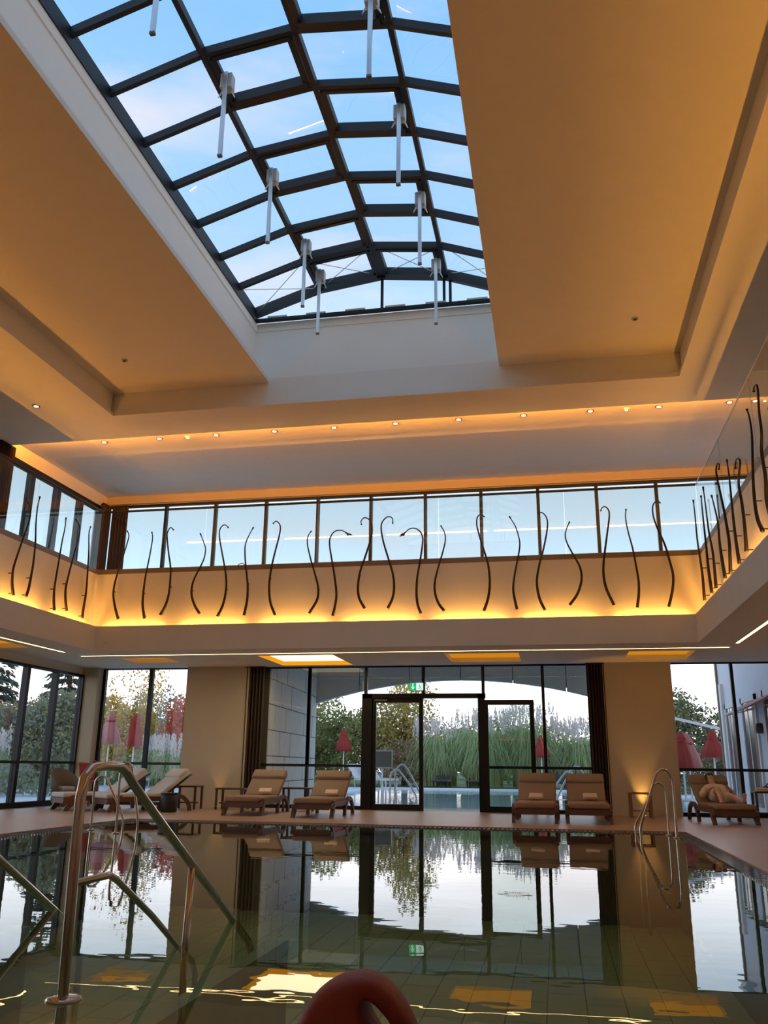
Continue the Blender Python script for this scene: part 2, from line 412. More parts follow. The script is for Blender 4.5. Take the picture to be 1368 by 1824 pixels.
# ---- cove light strips along the fascia
COVE_POWER = 5.0
TILT, SPREAD = math.radians(27), math.radians(112)
def cove(label, axis, fixed, segs, side, gain=1.0):
    t = thing('light_strip', label, 'light strip', group='cove light strips along the gallery fascia')
    for a, b in segs:
        if axis == 'x':
            box('lamp', 'led_cove', t, a, b, fixed-0.05, fixed-0.01, 3.755, 3.77)
            area('cove_lamp', t, ((a+b)/2, fixed-0.03, 3.862), (PI+TILT, 0, 0), b-a, 0.03, gain*COVE_POWER*(b-a)/1.6, LED, SPREAD)
        else:
            box('lamp', 'led_cove', t, fixed-0.02+0.03*side, fixed+0.02+0.03*side, a, b, 3.755, 3.77)
            area('cove_lamp', t, (fixed+0.03*side, (a+b)/2, 3.862), (0, PI+TILT*side, 0), 0.03, b-a, gain*COVE_POWER*(b-a)/1.6, LED, SPREAD)
gx = [-9.85, -8.08, -6.24, -4.41, -2.52, -0.71, 1.07, 2.85]
cove('orange light strip at the foot of the back parapet', 'x', 17.26, [(a+0.20, b-0.20) for a, b in zip(gx[:-1], gx[1:])], -1, 0.3)
gy = [17.25-1.83*k for k in range(13)][::-1]
cove('orange light strip at the foot of the left parapet', 'y', -9.91, [(a+0.20, b-0.20) for a, b in zip(gy[:-1], gy[1:])], 1)
cove('orange light strip at the foot of the right parapet', 'y', 2.91, [(a+0.20, b-0.20) for a, b in zip(gy[:-1], gy[1:])], -1, 0.8)

# ---- thin light lines in the soffit
def line(label, *a):
    t = thing('light_line', label, 'light strip', group='thin light lines of the lower ceiling')
    x0, x1, y0, y1 = a
    box('diffuser', 'led_line', t, x0, x1, y0, y1, SZ0-0.016, SZ0-0.004)
    if x1-x0 > y1-y0: MB().box(x0-0.02, x1+0.02, y0-0.02, y0, SZ0-0.018, SZ0-0.002).box(x0-0.02, x1+0.02, y1, y1+0.02, SZ0-0.018, SZ0-0.002).build('trim', 'paint', t)
    else: MB().box(x0-0.02, x0, y0, y1, SZ0-0.018, SZ0-0.002).box(x1, x1+0.02, y0, y1, SZ0-0.018, SZ0-0.002).build('trim', 'paint', t)
line('long thin glowing light line across the back of the lower ceiling', -10.43, 3.42, 17.74, 17.80)
line('thin glowing light line in the lower ceiling of the left aisle', -10.46, -10.40, 1.0, 17.1)
line('thin glowing light line in the lower ceiling of the right aisle', 3.43, 3.49, 1.0, 17.2)

# ---- walls
m = MB().box(XL, -11.31, 20.2, YB+0.15, DZ, 3.32)
m.box(-8.93, -7.30, 20.25, YB+0.15, DZ, 3.32).box(1.12, 2.61, 20.25, YB+0.15, DZ, 3.32)
m.box(XL-0.15, XR+0.15, YB, YB+0.15, 3.32, 3.92).box(XL-0.15, XR+0.15, YB-0.02, YB+0.15, 7.70, 8.4)
m.box(XL, XR, YB-0.08, YB-0.02, 7.73, 7.80)
struct('wall_back', m, 'paint_warm', 'beige back wall with two broad columns between the windows', 'wall')
m = MB().box(XL-0.15, XL, YN, YB+0.15, 3.14, 3.92).box(XL-0.15, XL, YN, YB+0.15, 7.60, 8.4)
m.box(XL-0.15, XL, YN, 15.9, 3.92, 7.60).box(XL-0.15, XL, YN, 6.0, DZ, 3.14).box(XL-0.15, XL+0.02, 20.15, YB+0.15, 3.92, 7.6)
struct('wall_left', m, 'paint', 'beige left wall with tall windows', 'wall')
struct('wall_right', MB().box(XR, XR+0.15, YN, YB+0.15, -0.3, 8.4), 'paint', 'beige right wall of the hall', 'wall')
struct('wall_near', MB().box(XL-0.15, XR+0.15, YN-0.15, YN, -0.3, 8.6), 'paint', 'beige wall at the near end of the hall', 'wall')

# ---- upper ceiling: bulkhead, coffer, shaft, roof
CX0, CX1, CY0, CY1 = -8.52, 2.47, 0.8, 14.72
SX0, SX1, SY0 = -5.58, -0.40, 1.5
m = MB().box(XL, XR, CY1, 15.9, 7.75, 7.83).box(XL, CX0, YN, CY1, 7.75, 7.83).box(CX1, XR, YN, CY1, 7.75, 7.83).box(CX0, CX1, YN, CY0, 7.75, 7.83)
m.box(XL, XR, 15.42, 15.5, 7.83, 7.97)
struct('ceiling_bulkhead', m, 'paint', 'dropped ceiling band around the coffer', 'ceiling')
struct('ceiling_gallery', MB().box(XL, XR, 15.42, YB, 7.97, 8.06), 'paint', 'plain ceiling over the back gallery', 'ceiling')
m = MB().box(CX0-0.05, -5.25, CY0-0.05, CY1+0.05, 8.25, 8.34).box(-0.73, CX1+0.05, CY0-0.05, CY1+0.05, 8.25, 8.34).box(-5.25, -0.73, CY0-0.05, SY0, 8.25, 8.34)
m.box(CX0-0.15, CX0-0.05, CY0, CY1, 7.83, 8.34).box(CX1+0.05, CX1+0.15, CY0, CY1, 7.83, 8.34).box(CX0-0.1, CX1+0.1, CY0-0.15, CY0-0.05, 7.83, 8.34)
m.box(CX0-0.1, CX1+0.1, CY1+0.05, CY1+0.15, 7.83, 8.34)
struct('ceiling_coffer', m, 'paint', 'raised coffer ceiling on both sides of the skylight', 'ceiling')
m = MB().box(SX0-0.12, SX0, SY0, CY1+0.15, 8.34, 9.56).box(SX1, SX1+0.12, SY0, CY1+0.15, 8.34, 9.56).box(SX0, SX1, CY1+0.05, CY1+0.15, 8.34, 9.56).box(SX0-0.12, SX1+0.12, SY0-0.12, SY0, 8.34, 9.56)
m.box(SX0, SX0+0.02, SY0, CY1+0.05, 9.38, 9.56).box(SX1-0.02, SX1, SY0, CY1+0.05, 9.38, 9.56).box(SX0, SX1, CY1+0.03, CY1+0.05, 9.38, 9.56)
struct('wall_skylight_shaft', m, 'paint_shaft_lifted', 'pale shaft walls below the skylight', 'wall')
m = MB().box(XL-0.2, SX0-0.1, YN-0.2, YB+0.2, 8.4, 8.6).box(SX1+0.1, XR+0.2, YN-0.2, YB+0.2, 8.4, 8.6).box(SX0-0.1, SX1+0.1, CY1+0.12, YB+0.2, 8.4, 8.6).box(SX0-0.1, SX1+0.1, YN-0.2, SY0-0.1, 8.4, 8.6)
struct('ceiling_roof', m, 'concrete', 'flat roof slab around the skylight', 'roof')
for (x, y, lab) in ((-7.62, 13.36, 'tiny round ceiling sensor in the left coffer'), (1.62, 13.38, 'tiny round ceiling sensor in the right coffer')):
    t = thing('ceiling_sensor', lab, 'sensor', (x, y, 8.25))
    MB().lathe([(0.055, -0.02), (0.06, 0)], 14).build('ring', 'actuator', t); MB().lathe([(0.03, -0.028), (0.034, -0.02)], 12).build('lens', 'bronze', t)

# ---- upper cove light and downlights
t = thing('light_strip', 'orange cove light line above the dropped ceiling band', 'light strip')
UPPER_COVE = 90
for k in range(5):
    a = XL+0.3 + k*3.3; b = a+3.1
    box('lamp', 'led_upper', t, a, b, 15.60, 15.63, 7.835, 7.90)
    area('cove_lamp', t, ((a+b)/2, 15.84, 7.87), (math.radians(118), 0, 0), b-a, 0.06, UPPER_COVE, LED)
dl_mesh = None
def downlight(x, y, z, label):
    t = thing('downlight', label, 'downlight', (x, y, z), group='small recessed downlights of the upper ceiling')
    MB().lathe([(0.062, -0.012), (0.075, -0.008), (0.075, 0.0)], 16).build('ring', 'frame_brown', t, True)
    MB().lathe([(0.045, -0.016), (0.045, -0.011)], 14).build('lamp', 'led_spot', t)
for k in range(11):
    downlight(-9.73 + 1.34*k, 16.56, 7.97, 'small downlight, %s from the left in the row over the back gallery' % ORD[k])
downlight(4.15, 16.58, 7.97, 'small downlight at the right end, seen through the right glass balustrade')
downlight(-9.78, 14.0, 7.75, 'single small downlight in the dropped ceiling at left')
for x, lab in ((-7.72, 'small square emergency light at left of the downlight row'), (1.70, 'small square emergency light at right of the downlight row')):
    t = thing('emergency_light', lab, 'light', (x, 16.57, 7.97))
    box('housing', 'white_metal', t, -0.05, 0.05, -0.05, 0.05, -0.03, 0); box('lens', 'led_spot', t, -0.025, 0.025, -0.025, 0.025, -0.036, -0.03)

# ---- glazing
def window(name, label): return thing(name, label, 'window', kind='structure')
def glaze_x(t, cuts, z0, z1, tr, y=YB, w=0.07, d=0.10, ends=(True, True), base=0.08, pane='pane', head=0.06):
    """window wall along X with mullions at every cut and transoms at heights tr"""
    n = len(cuts)
    for i, c in enumerate(cuts):
        if (i == 0 and not ends[0]) or (i == n-1 and not ends[1]): continue
        box('mullion', 'metal_dark', t, c-w/2, c+w/2, y-d/2, y+d/2, z0, z1)
    for a, b in zip(cuts[:-1], cuts[1:]):
        hs = [z0] + list(tr) + [z1]
        for i, (p, q) in enumerate(zip(hs[:-1], hs[1:])):
            p2 = p + (base if i == 0 else 0.03); q2 = q - (head if i == len(hs)-2 else 0.03)
            box('pane', pane, t, a+w/2, b-w/2, y-0.01, y+0.01, p2, q2)
        box('frame_rail', 'metal_dark', t, a+w/2, b-w/2, y-d/2, y+d/2, z0, z0+base)
        box('frame_rail', 'metal_dark', t, a+w/2, b-w/2, y-d/2, y+d/2, z1-head, z1)
        for h in tr: box('transom', 'metal_dark', t, a+w/2, b-w/2, y-d/2, y+d/2, h-0.03, h+0.03)
def glaze_y(t, cuts, z0, z1, tr, x=XL, w=0.12, d=0.14, base=0.12, head=0.06):
    for c in cuts: box('mullion', 'metal_dark', t, x-d/2, x+d/2, c-w/2, c+w/2, z0, z1)
    for a, b in zip(cuts[:-1], cuts[1:]):
        hs = [z0] + list(tr) + [z1]
        for i, (p, q) in enumerate(zip(hs[:-1], hs[1:])):
            box('pane', 'pane', t, x-0.01, x+0.01, a+w/2, b-w/2, p+(base if i == 0 else 0.03), q-(head if i == len(hs)-2 else 0.03))
        box('frame_rail', 'metal_dark', t, x-d/2, x+d/2, a+w/2, b-w/2, z0, z0+base)
        box('frame_rail', 'metal_dark', t, x-d/2, x+d/2, a+w/2, b-w/2, z1-head, z1)
        for h in tr: box('transom', 'metal_dark', t, x-d/2, x+d/2, a+w/2, b-w/2, h-0.03, h+0.03)
w = window('window_2', 'tall dark framed window left of the left column')
glaze_x(w, [-11.28, -9.99, -8.93], DZ, 3.32, [1.0], w=0.10, ends=(True, False), head=0.03)
w = window('window_3', 'wide dark framed window wall around the glass doors')
glaze_x(w, [-7.30, -5.83, -4.46], DZ, 3.32, [1.0], ends=(False, False), head=0.03)
glaze_x(w, [-1.61, -0.23, 1.12], DZ, 3.32, [1.0], ends=(False, False), head=0.03)
box('mullion', 'metal_dark', w, -5.865, -5.795, YB-0.05, YB+0.05, 1.0, 3.32)
for c in (-4.42, -3.02, -1.61): box('mullion', 'metal_dark', w, c-0.035, c+0.035, YB-0.05, YB+0.05, 2.65, 3.32)
for a, b in ((-4.385, -3.055), (-2.985, -1.645)): box('pane', 'pane', w, a, b, YB-0.01, YB+0.01, 2.66, 3.29)
box('door_header', 'metal_dark', w, -4.5, -1.56, YB-0.07, YB+0.07, 2.55, 2.66)
box('door_post', 'metal_dark', w, -4.50, -4.26, YB-0.07, YB+0.07, DZ, 2.66)
box('door_post', 'metal_dark', w, -1.74, -1.58, YB-0.07, YB+0.07, DZ, 2.66)
box('head_rail', 'metal_dark', w, -7.3, 1.12, YB-0.04, YB+0.04, 3.28, 3.32)
def sliding_door(name, label, x0, x1, y, z1, tint):
    t = thing(name, label, 'door', kind='structure')
    st = 0.10
    box('stile', 'metal_dark', t, x0, x0+st, y-0.03, y+0.03, DZ, z1); box('stile', 'metal_dark', t, x1-st, x1, y-0.03, y+0.03, DZ, z1)
    box('top_rail', 'metal_dark', t, x0+st, x1-st, y-0.03, y+0.03, z1-0.11, z1); box('bottom_rail', 'metal_dark', t, x0+st, x1-st, y-0.03, y+0.03, DZ, DZ+0.13)
    box('pane', tint, t, x0+st, x1-st, y-0.008, y+0.008, DZ+0.13, z1-0.11)
    return t
d1 = sliding_door('door_1', 'dark framed sliding glass door left of the doorway', -4.26, -3.03, YB+0.0, 2.56, 'pane')
box('closer', 'cap_metal', d1, -4.2, -3.9, YB-0.05, YB-0.03, 2.49, 2.53)
d2 = sliding_door('door_2', 'dark framed sliding glass door slid open right of the doorway', -1.60, -0.45, YB-0.12, 2.50, 'door_pane')
et = MB()
yy = YB-0.13
et.box(-1.38, -0.62, yy-0.001, yy, 1.60, 1.612)
for k in range(13):
    xx = -1.23 + k*0.034; hh = 0.05 + 0.02*((k*7) % 3)
    et.box(xx, xx+0.010, yy-0.001, yy, 1.625, 1.625+hh)
    if k % 2: et.box(xx, xx+0.026, yy-0.001, yy, 1.625+hh*0.5, 1.635+hh*0.5)
et.box(-0.72, -0.71, yy-0.001, yy, 1.62, 1.74).box(-0.745, -0.685, yy-0.001, yy, 1.70, 1.71)
et.build('etched_lettering', 'sign_white', d2)
w = window('window_4', 'tall dark framed window right of the right column')
glaze_x(w, [2.61, 3.93, XR], DZ, 3.32, [1.0], w=0.07, ends=(False, False), head=0.03)
w = window('window_5', 'row of tall dark framed windows along the left aisle')
glaze_y(w, [20.2-1.2*k for k in range(13)][::-1][1:], DZ, 3.14, [1.0])
w = window('window_6', 'long dark framed window band behind the back gallery')
glaze_x(w, [XL+0.05] + [-9.98+1.403*k for k in range(11)] + [XR-0.02], 3.92, 7.70, [], w=0.08, d=0.10, head=0.06)
w = window('window_7', 'dark framed windows of the left gallery')
glaze_y(w, [15.9, 17.0, 18.1, 19.15, 20.15], 3.92, 7.60, [], w=0.16, head=0.14)

# ---- curtains
def curtain(label, p0, p1, z0, z1, amp=0.05, waves=6):
    n = waves*8; vs = []; fs = []
    a = Vector((p0[0], p0[1], 0)); b = Vector((p1[0], p1[1], 0)); d = (b-a); nrm = Vector((-d.y, d.x, 0)).normalized()
    outer = []
    for i in range(n+1):
        t = i/n; q = a + d*t + nrm*(amp*math.sin(t*waves*2*PI)); outer.append(q)
    base = thing('curtain', label, 'curtain', (a.x, a.y, z0))
    for q in outer: vs += [(q.x-a.x, q.y-a.y, 0), (q.x-a.x, q.y-a.y, z1-z0)]
    k = len(vs)
    for q in outer:
        q2 = q + nrm*0.02; vs += [(q2.x-a.x, q2.y-a.y, 0), (q2.x-a.x, q2.y-a.y, z1-z0)]
    for i in range(n):
        fs.append((2*i, 2*i+2, 2*i+3, 2*i+1)); fs.append((k+2*i, k+2*i+1, k+2*i+3, k+2*i+2))
    MB().add(vs, fs).build('fabric', 'curtain', base, True)
    MB().bar((-0.02*d.x, -0.02*d.y, z1-z0+0.01), (d.x*1.02, d.y*1.02, z1-z0+0.01), 0.06, 0.025).build('track', 'metal_dark', base)
curtain('dark brown curtain beside the left column at the pool deck', (-7.42, 20.28), (-6.92, 20.28), DZ, 3.29)
curtain('dark brown curtain beside the right column at the pool deck', (0.76, 20.28), (1.16, 20.28), DZ, 3.29)
curtain('dark brown curtain at the near end of the left gallery window', (-11.60, 15.55), (-11.60, 16.05), 3.86, 7.72)
curtain('dark brown curtain in the left gallery beside the corner', (-11.58, 20.0), (-11.58, 20.40), 3.86, 7.64, waves=4)
curtain('dark brown curtain on the back gallery window beside the corner', (-11.48, 20.34), (-11.02, 20.34), 3.86, 7.64, waves=5)

# ================================================================ skylight
sky = thing('window_1', 'vaulted glass skylight with dark frame over the pool', 'skylight', kind='structure')
PR = [(-5.60, 9.72), (-4.25, 10.17), (-2.97, 10.35), (-1.69, 10.20), (-0.38, 9.72)]
NB = 13
RY = [14.62 - k for k in range(NB+1)]
def on(i, y): return (PR[i][0], y, PR[i][1])
for k, y in enumerate(RY):
    for i in range(4):
        hh = 0.20 if k == 0 else 0.12
        MB().bar((PR[i][0], y, PR[i][1]), (PR[i+1][0], y, PR[i+1][1]), 0.07 if k else 0.10, hh).build('rib', 'metal_skylight', sky)
for i in range(5):
    w_, h_ = (0.12, 0.26) if i in (0, 4) else (0.075, 0.13)
    z = PR[i][1] - (0.05 if i in (0, 4) else 0)
    MB().box(PR[i][0]-w_/2, PR[i][0]+w_/2, RY[-1]-0.05, RY[0]+0.05, z-h_/2, z+h_/2).build('purlin', 'metal_skylight', sky)
VENT_L = {0, 1, 3, 5, 7, 9, 11}; VENT_R = {0, 2, 4, 6, 8, 10}
for k in range(NB):
    ya, yb = RY[k+1], RY[k]
    for i in range(4):
        A, B = Vector((PR[i][0], 0, PR[i][1])), Vector((PR[i+1][0], 0, PR[i+1][1]))
        d = (B-A).normalized(); nrm = Vector((-d.z, 0, d.x))
        P = [A + d*0.04 + nrm*0.05, B - d*0.04 + nrm*0.05]
        vs = []
        for off in (0, 0.02):
            for p, y in ((P[0], ya+0.035), (P[1], ya+0.035), (P[1], yb-0.035), (P[0], yb-0.035)):
                q = p + nrm*off; vs.append((q.x, y, q.z))
        MB().add(vs, [(0, 3, 2, 1), (4, 5, 6, 7), (0, 1, 5, 4), (1, 2, 6, 5), (2, 3, 7, 6), (3, 0, 4, 7)]).build('pane', 'pane_sky', sky)
        if (i == 1 and k in VENT_L) or (i == 2 and k in VENT_R):
            s = MB(); a0, b0 = A + d*0.10 - nrm*0.02, B - d*0.10 - nrm*0.02; y0, y1 = ya+0.08, yb-0.10
            up = tuple(nrm)
            s.bar((a0.x, y1, a0.z), (b0.x, y1, b0.z), 0.13, 0.16, up).bar((a0.x, y0, a0.z), (b0.x, y0, b0.z), 0.07, 0.10, up)
            s.bar((a0.x, y0, a0.z), (a0.x, y1, a0.z), 0.09, 0.10, up).bar((b0.x, y0, b0.z), (b0.x, y1, b0.z), 0.09, 0.10, up)
            s.build('vent_sash', 'metal_skylight', sky)
        if k in (0, 12):
            e = 0.1
            MB().tube([(A.x+e, ya+0.06, A.z-0.03+e*0.2), (B.x-e, yb-0.06, B.z-0.03)], 0.008, 5).build('brace_cable', 'alu', sky)
            MB().tube([(A.x+e, yb-0.06, A.z-0.03+e*0.2), (B.x-e, ya+0.06, B.z-0.03)], 0.008, 5).build('brace_cable', 'alu', sky)
for yg in (14.66, SY0+0.06):
    for i in range(4):
        (xa, za), (xb, zb) = PR[i], PR[i+1]
        MB().prism([(xa+0.03, 9.58), (xb-0.03, 9.58), (xb-0.03, zb-0.06), (xa+0.03, za-0.06)], 'y', yg, yg+0.015).build('gable_pane', 'pane_sky', sky)
    for xm in (-2.97, -1.74, -1.62): box('gable_mullion', 'metal_skylight', sky, xm-0.025, xm+0.025, yg-0.03, yg+0.03, 9.56, 10.25)
    box('gable_sill', 'metal_skylight', sky, SX0, SX1, yg-0.05, yg+0.05, 9.55, 9.60)
for k in range(6):
    MB().box(-5.3+0.8*k, -4.9+0.8*k, 14.605, 14.63, 9.60, 9.635).build('sill_bracket', 'actuator', sky)
def actuator(x, y):
    h = MB().box(x-0.085, x+0.085, y-0.055, y+0.085, 9.86, 10.10).build('actuator', 'actuator', sky, bevel=0.015)
    MB().box(x-0.028, x+0.028, y-0.075, y-0.035, 8.74, 10.10).build('rod', 'alu', h, bevel=0.004)
    MB().box(x-0.030, x+0.030, y-0.078, y-0.032, 8.72, 8.75).build('end_cap', 'cap_metal', h)
    c = [(x+0.05+0.07*math.sin(PI*t/8), y+0.02, 9.86-0.16*math.sin(PI*t/8)+0.05*t/8) for t in range(9)]
    MB().tube(c, 0.006, 5).build('cable', 'white_metal', h)
    c = [(x-0.05-0.07*math.sin(PI*t/8), y+0.02, 9.88-0.14*math.sin(PI*t/8)+0.04*t/8) for t in range(9)]
    MB().tube(c, 0.006, 5).build('cable', 'white_metal', h)
for y in (13.91, 12.91, 10.97, 8.98, 6.97, 4.97, 2.97): actuator(-4.03, y)
for y in (13.92, 11.95, 9.97, 8.0, 6.0, 4.0): actuator(-1.80, y)

# ================================================================ metal reeds on the parapets
REEDS_BACK=[
 [(-9.29,6.03),(-9.24,5.92),(-9.27,5.71),(-9.35,5.37),(-9.43,5.03),(-9.47,4.79),(-9.47,4.56),(-9.40,4.29),(-9.30,4.03)],
 [(-8.69,5.98),(-8.66,5.84),(-8.68,5.53),(-8.72,5.18),(-8.75,4.90),(-8.76,4.60),(-8.75,4.33),(-8.68,4.03)],
 [(-8.17,6.01),(-8.25,6.07),(-8.31,5.96),(-8.31,5.85),(-8.25,5.51),(-8.17,5.16),(-8.15,4.86),(-8.16,4.54),(-8.22,4.29),(-8.32,4.10)],
 [(-7.53,5.90),(-7.43,5.69),(-7.38,5.53),(-7.40,5.32),(-7.48,5.12),(-7.58,4.91),(-7.63,4.71),(-7.62,4.50),(-7.53,4.28),(-7.41,4.11)],
 [(-6.88,6.01),(-6.97,6.08),(-7.06,6.01),(-7.08,5.87),(-7.03,5.61),(-6.94,5.26),(-6.87,4.96),(-6.84,4.69),(-6.86,4.42),(-6.92,4.20),(-7.00,4.04)],
 [(-6.30,5.99),(-6.40,5.79),(-6.46,5.61),(-6.46,5.43),(-6.43,5.17),(-6.38,4.88),(-6.35,4.65),(-6.35,4.36),(-6.40,4.05)],
 [(-5.85,6.06),(-5.78,6.11),(-5.69,6.01),(-5.69,5.82),(-5.77,5.44),(-5.84,5.07),(-5.87,4.70),(-5.83,4.33),(-5.71,4.04)],
 [(-4.98,5.85),(-5.05,5.73),(-5.05,5.54),(-4.96,5.20),(-4.84,4.83),(-4.78,4.58),(-4.80,4.34),(-4.96,4.06)],
 [(-4.20,5.78),(-4.31,5.84),(-4.46,5.82),(-4.55,5.69),(-4.56,5.52),(-4.50,5.19),(-4.43,4.82),(-4.38,4.45),(-4.41,4.17),(-4.45,4.00)],
 [(-3.87,5.95),(-3.88,6.03),(-3.81,6.10),(-3.70,6.05),(-3.64,5.90),(-3.65,5.69),(-3.76,5.29),(-3.88,4.92),(-3.92,4.60),(-3.89,4.36),(-3.77,4.14)],
 [(-3.19,5.95),(-3.20,6.06),(-3.30,6.10),(-3.41,6.00),(-3.44,5.85),(-3.39,5.56),(-3.28,5.19),(-3.18,4.86),(-3.15,4.58),(-3.18,4.34),(-3.28,4.13)],
 [(-2.93,5.73),(-2.83,5.81),(-2.71,5.82),(-2.60,5.74),(-2.55,5.61),(-2.56,5.41),(-2.61,5.08),(-2.67,4.72),(-2.68,4.41),(-2.65,4.17),(-2.59,4.01)],
 [(-2.16,5.85),(-2.09,5.71),(-2.07,5.55),(-2.12,5.31),(-2.24,4.91),(-2.30,4.63),(-2.29,4.40),(-2.22,4.20),(-2.11,4.05)],
 [(-1.25,6.01),(-1.32,6.06),(-1.39,6.01),(-1.41,5.85),(-1.36,5.60),(-1.27,5.28),(-1.19,4.96),(-1.17,4.60),(-1.21,4.29),(-1.30,4.03)],
 [(-0.73,5.99),(-0.61,5.76),(-0.55,5.52),(-0.54,5.36),(-0.58,5.13),(-0.64,4.87),(-0.69,4.60),(-0.70,4.41),(-0.67,4.20),(-0.64,4.05)],
 [(-0.15,6.02),(-0.08,6.05),(0.00,5.98),(0.04,5.84),(0.01,5.60),(-0.08,5.22),(-0.16,4.96),(-0.22,4.67),(-0.22,4.46),(-0.18,4.23),(-0.09,4.02)],
 [(0.48,5.82),(0.41,5.67),(0.38,5.52),(0.42,5.35),(0.52,5.13),(0.62,4.92),(0.66,4.73),(0.64,4.54),(0.55,4.31),(0.40,4.11)],
 [(1.11,6.03),(1.15,6.10),(1.21,6.11),(1.27,6.03),(1.27,5.88),(1.22,5.60),(1.15,5.22),(1.10,4.92),(1.09,4.67),(1.13,4.40),(1.25,4.09)],
 [(1.61,6.04),(1.59,5.86),(1.62,5.57),(1.68,5.24),(1.72,4.91),(1.75,4.59),(1.74,4.33),(1.69,4.03)],
 [(2.28,6.14),(2.25,6.18),(2.18,6.16),(2.13,6.06),(2.13,5.86),(2.19,5.61),(2.30,5.28),(2.37,4.93),(2.41,4.63),(2.37,4.34),(2.28,4.03)],
]
REEDS_LEFT=[
 [(14.20,5.86),(14.33,5.81),(14.40,5.71),(14.40,5.50),(14.29,5.14),(14.18,4.77),(14.11,4.49),(14.12,4.29),(14.15,4.16),(14.22,4.00)],
 [(14.64,6.07),(14.61,5.81),(14.63,5.50),(14.69,5.14),(14.71,4.73),(14.69,4.43),(14.67,4.23),(14.62,4.05)],
 [(15.64,5.92),(15.64,5.67),(15.60,5.39),(15.57,4.99),(15.54,4.61),(15.53,4.38),(15.56,4.15),(15.62,3.96)],
 [(16.01,5.99),(16.19,5.87),(16.21,5.69),(16.14,5.40),(16.05,5.04),(15.98,4.73),(15.94,4.48),(15.98,4.25),(16.07,4.03)],
 [(16.63,6.00),(16.59,5.84),(16.66,5.48),(16.70,5.12),(16.73,4.78),(16.74,4.48),(16.71,4.21),(16.70,3.98)],
]
REEDS_RIGHT=[
 [(16.90,6.08),(16.87,5.73),(16.88,5.28),(16.78,4.90),(16.69,4.51),(16.72,4.05)],
 [(16.05,5.90),(16.06,5.68),(16.05,5.29),(16.03,4.92),(16.03,4.52),(15.92,4.03)],
 [(15.76,5.98),(15.70,5.57),(15.64,5.10),(15.48,4.69),(15.47,4.34),(15.50,4.04)],
 [(15.07,5.60),(14.91,5.32),(14.77,5.01),(14.80,4.70),(14.76,4.42),(14.64,4.03)],
 [(14.23,5.79),(14.19,5.87),(14.36,5.92),(14.48,5.80),(14.34,5.44),(14.16,4.98),(14.05,4.51),(14.11,4.25),(14.20,4.01)],
 [(13.57,5.72),(13.54,5.45),(13.55,5.12),(13.57,4.69),(13.55,4.33),(13.48,4.01)],
 [(13.06,5.40),(12.97,5.49),(12.82,5.47),(12.72,5.37),(12.96,5.13),(12.90,4.81),(12.88,4.48),(12.92,4.20),(12.95,4.07)],
 [(11.96,5.90),(11.88,5.75),(11.85,5.56),(11.88,5.39),(12.02,5.04),(12.11,4.76),(12.13,4.49),(12.07,4.29),(11.90,4.10)],
 [(11.48,5.96),(11.43,6.01),(11.27,5.93),(11.34,5.59),(11.34,5.30),(11.46,5.07),(11.42,4.69),(11.49,4.41),(11.38,4.12)],
]

def reed(pts3, wall_dir, label, group, flower=False, curl=None):
    base = Vector(pts3[-1]); t = thing('metal_reed', label, 'reed sculpture', base, group=group)
    P = [Vector(p)-base for p in smooth_path(pts3, 5)]
    n = len(P); rs = [0.011 + 0.020*(i/(n-1))**1.3 for i in range(n)]
    MB().tube(P, rs, 7).build('stem', 'bronze', t, True)
    MB().tube([P[0] + (P[0]-P[1]).normalized()*0.01, P[0], P[1]], [0.012, 0.020, 0.014], 7).build('tip', 'bronze', t, True)
    for fr in (0.72, 0.985):
        q = P[int((n-1)*fr)]
        MB().tube([q, q + Vector(wall_dir)*0.095], 0.010, 6).build('peg', 'bronze', t)
    if flower:
        d = (P[0]-P[2]).normalized()
        for k in range(5):
            a = 2*PI*k/5; s = Vector((math.cos(a), math.sin(a), 0.2*math.sin(2*a)))*0.05
            MB().tube([P[0], P[0] + d*0.05 + s*0.5, P[0] + d*0.10 + s], [0.008, 0.018, 0.004], 5).build('petal', 'bronze', t, True)
    if curl:
        C = [Vector(c)-base for c in curl]
        MB().tube(smooth_path(C, 5), 0.009, 6).build('side_curl', 'bronze', t, True)
HOOK = {0, 2, 4, 6, 9, 10, 13, 15, 17, 19}
for i, r in enumerate(REEDS_BACK):
    form = 'flower tip' if i in (8, 11) else ('hooked tip' if i in HOOK else 'plain curved tip')
    c = None
    if i == 5: c = [(-6.42, 17.2, 5.06), (-6.46, 17.2, 5.16), (-6.52, 17.2, 5.19), (-6.59, 17.2, 5.16), (-6.60, 17.2, 5.11)]
    if i == 14: c = [(-0.61, 17.2, 5.04), (-0.54, 17.2, 5.12), (-0.48, 17.2, 5.14), (-0.43, 17.2, 5.11), (-0.42, 17.2, 5.07)]
    reed([(x, 17.2, z) for x, z in r], (0, 1, 0), 'dark metal reed with %s, %s from the left on the back parapet' % (form, ORD[i]), 'metal reeds on the gallery parapets', i in (8, 11), c)
for i, r in enumerate(REEDS_LEFT):
    reed([(-9.87, y, z) for y, z in r], (-1, 0, 0), 'dark metal reed, %s from the corner on the left parapet' % ORD[4-i], 'metal reeds on the gallery parapets')
for i, r in enumerate(REEDS_RIGHT):
    reed([(2.87, y, z) for y, z in r], (1, 0, 0), 'dark metal reed, %s from the corner on the right parapet' % ORD[i], 'metal reeds on the gallery parapets')

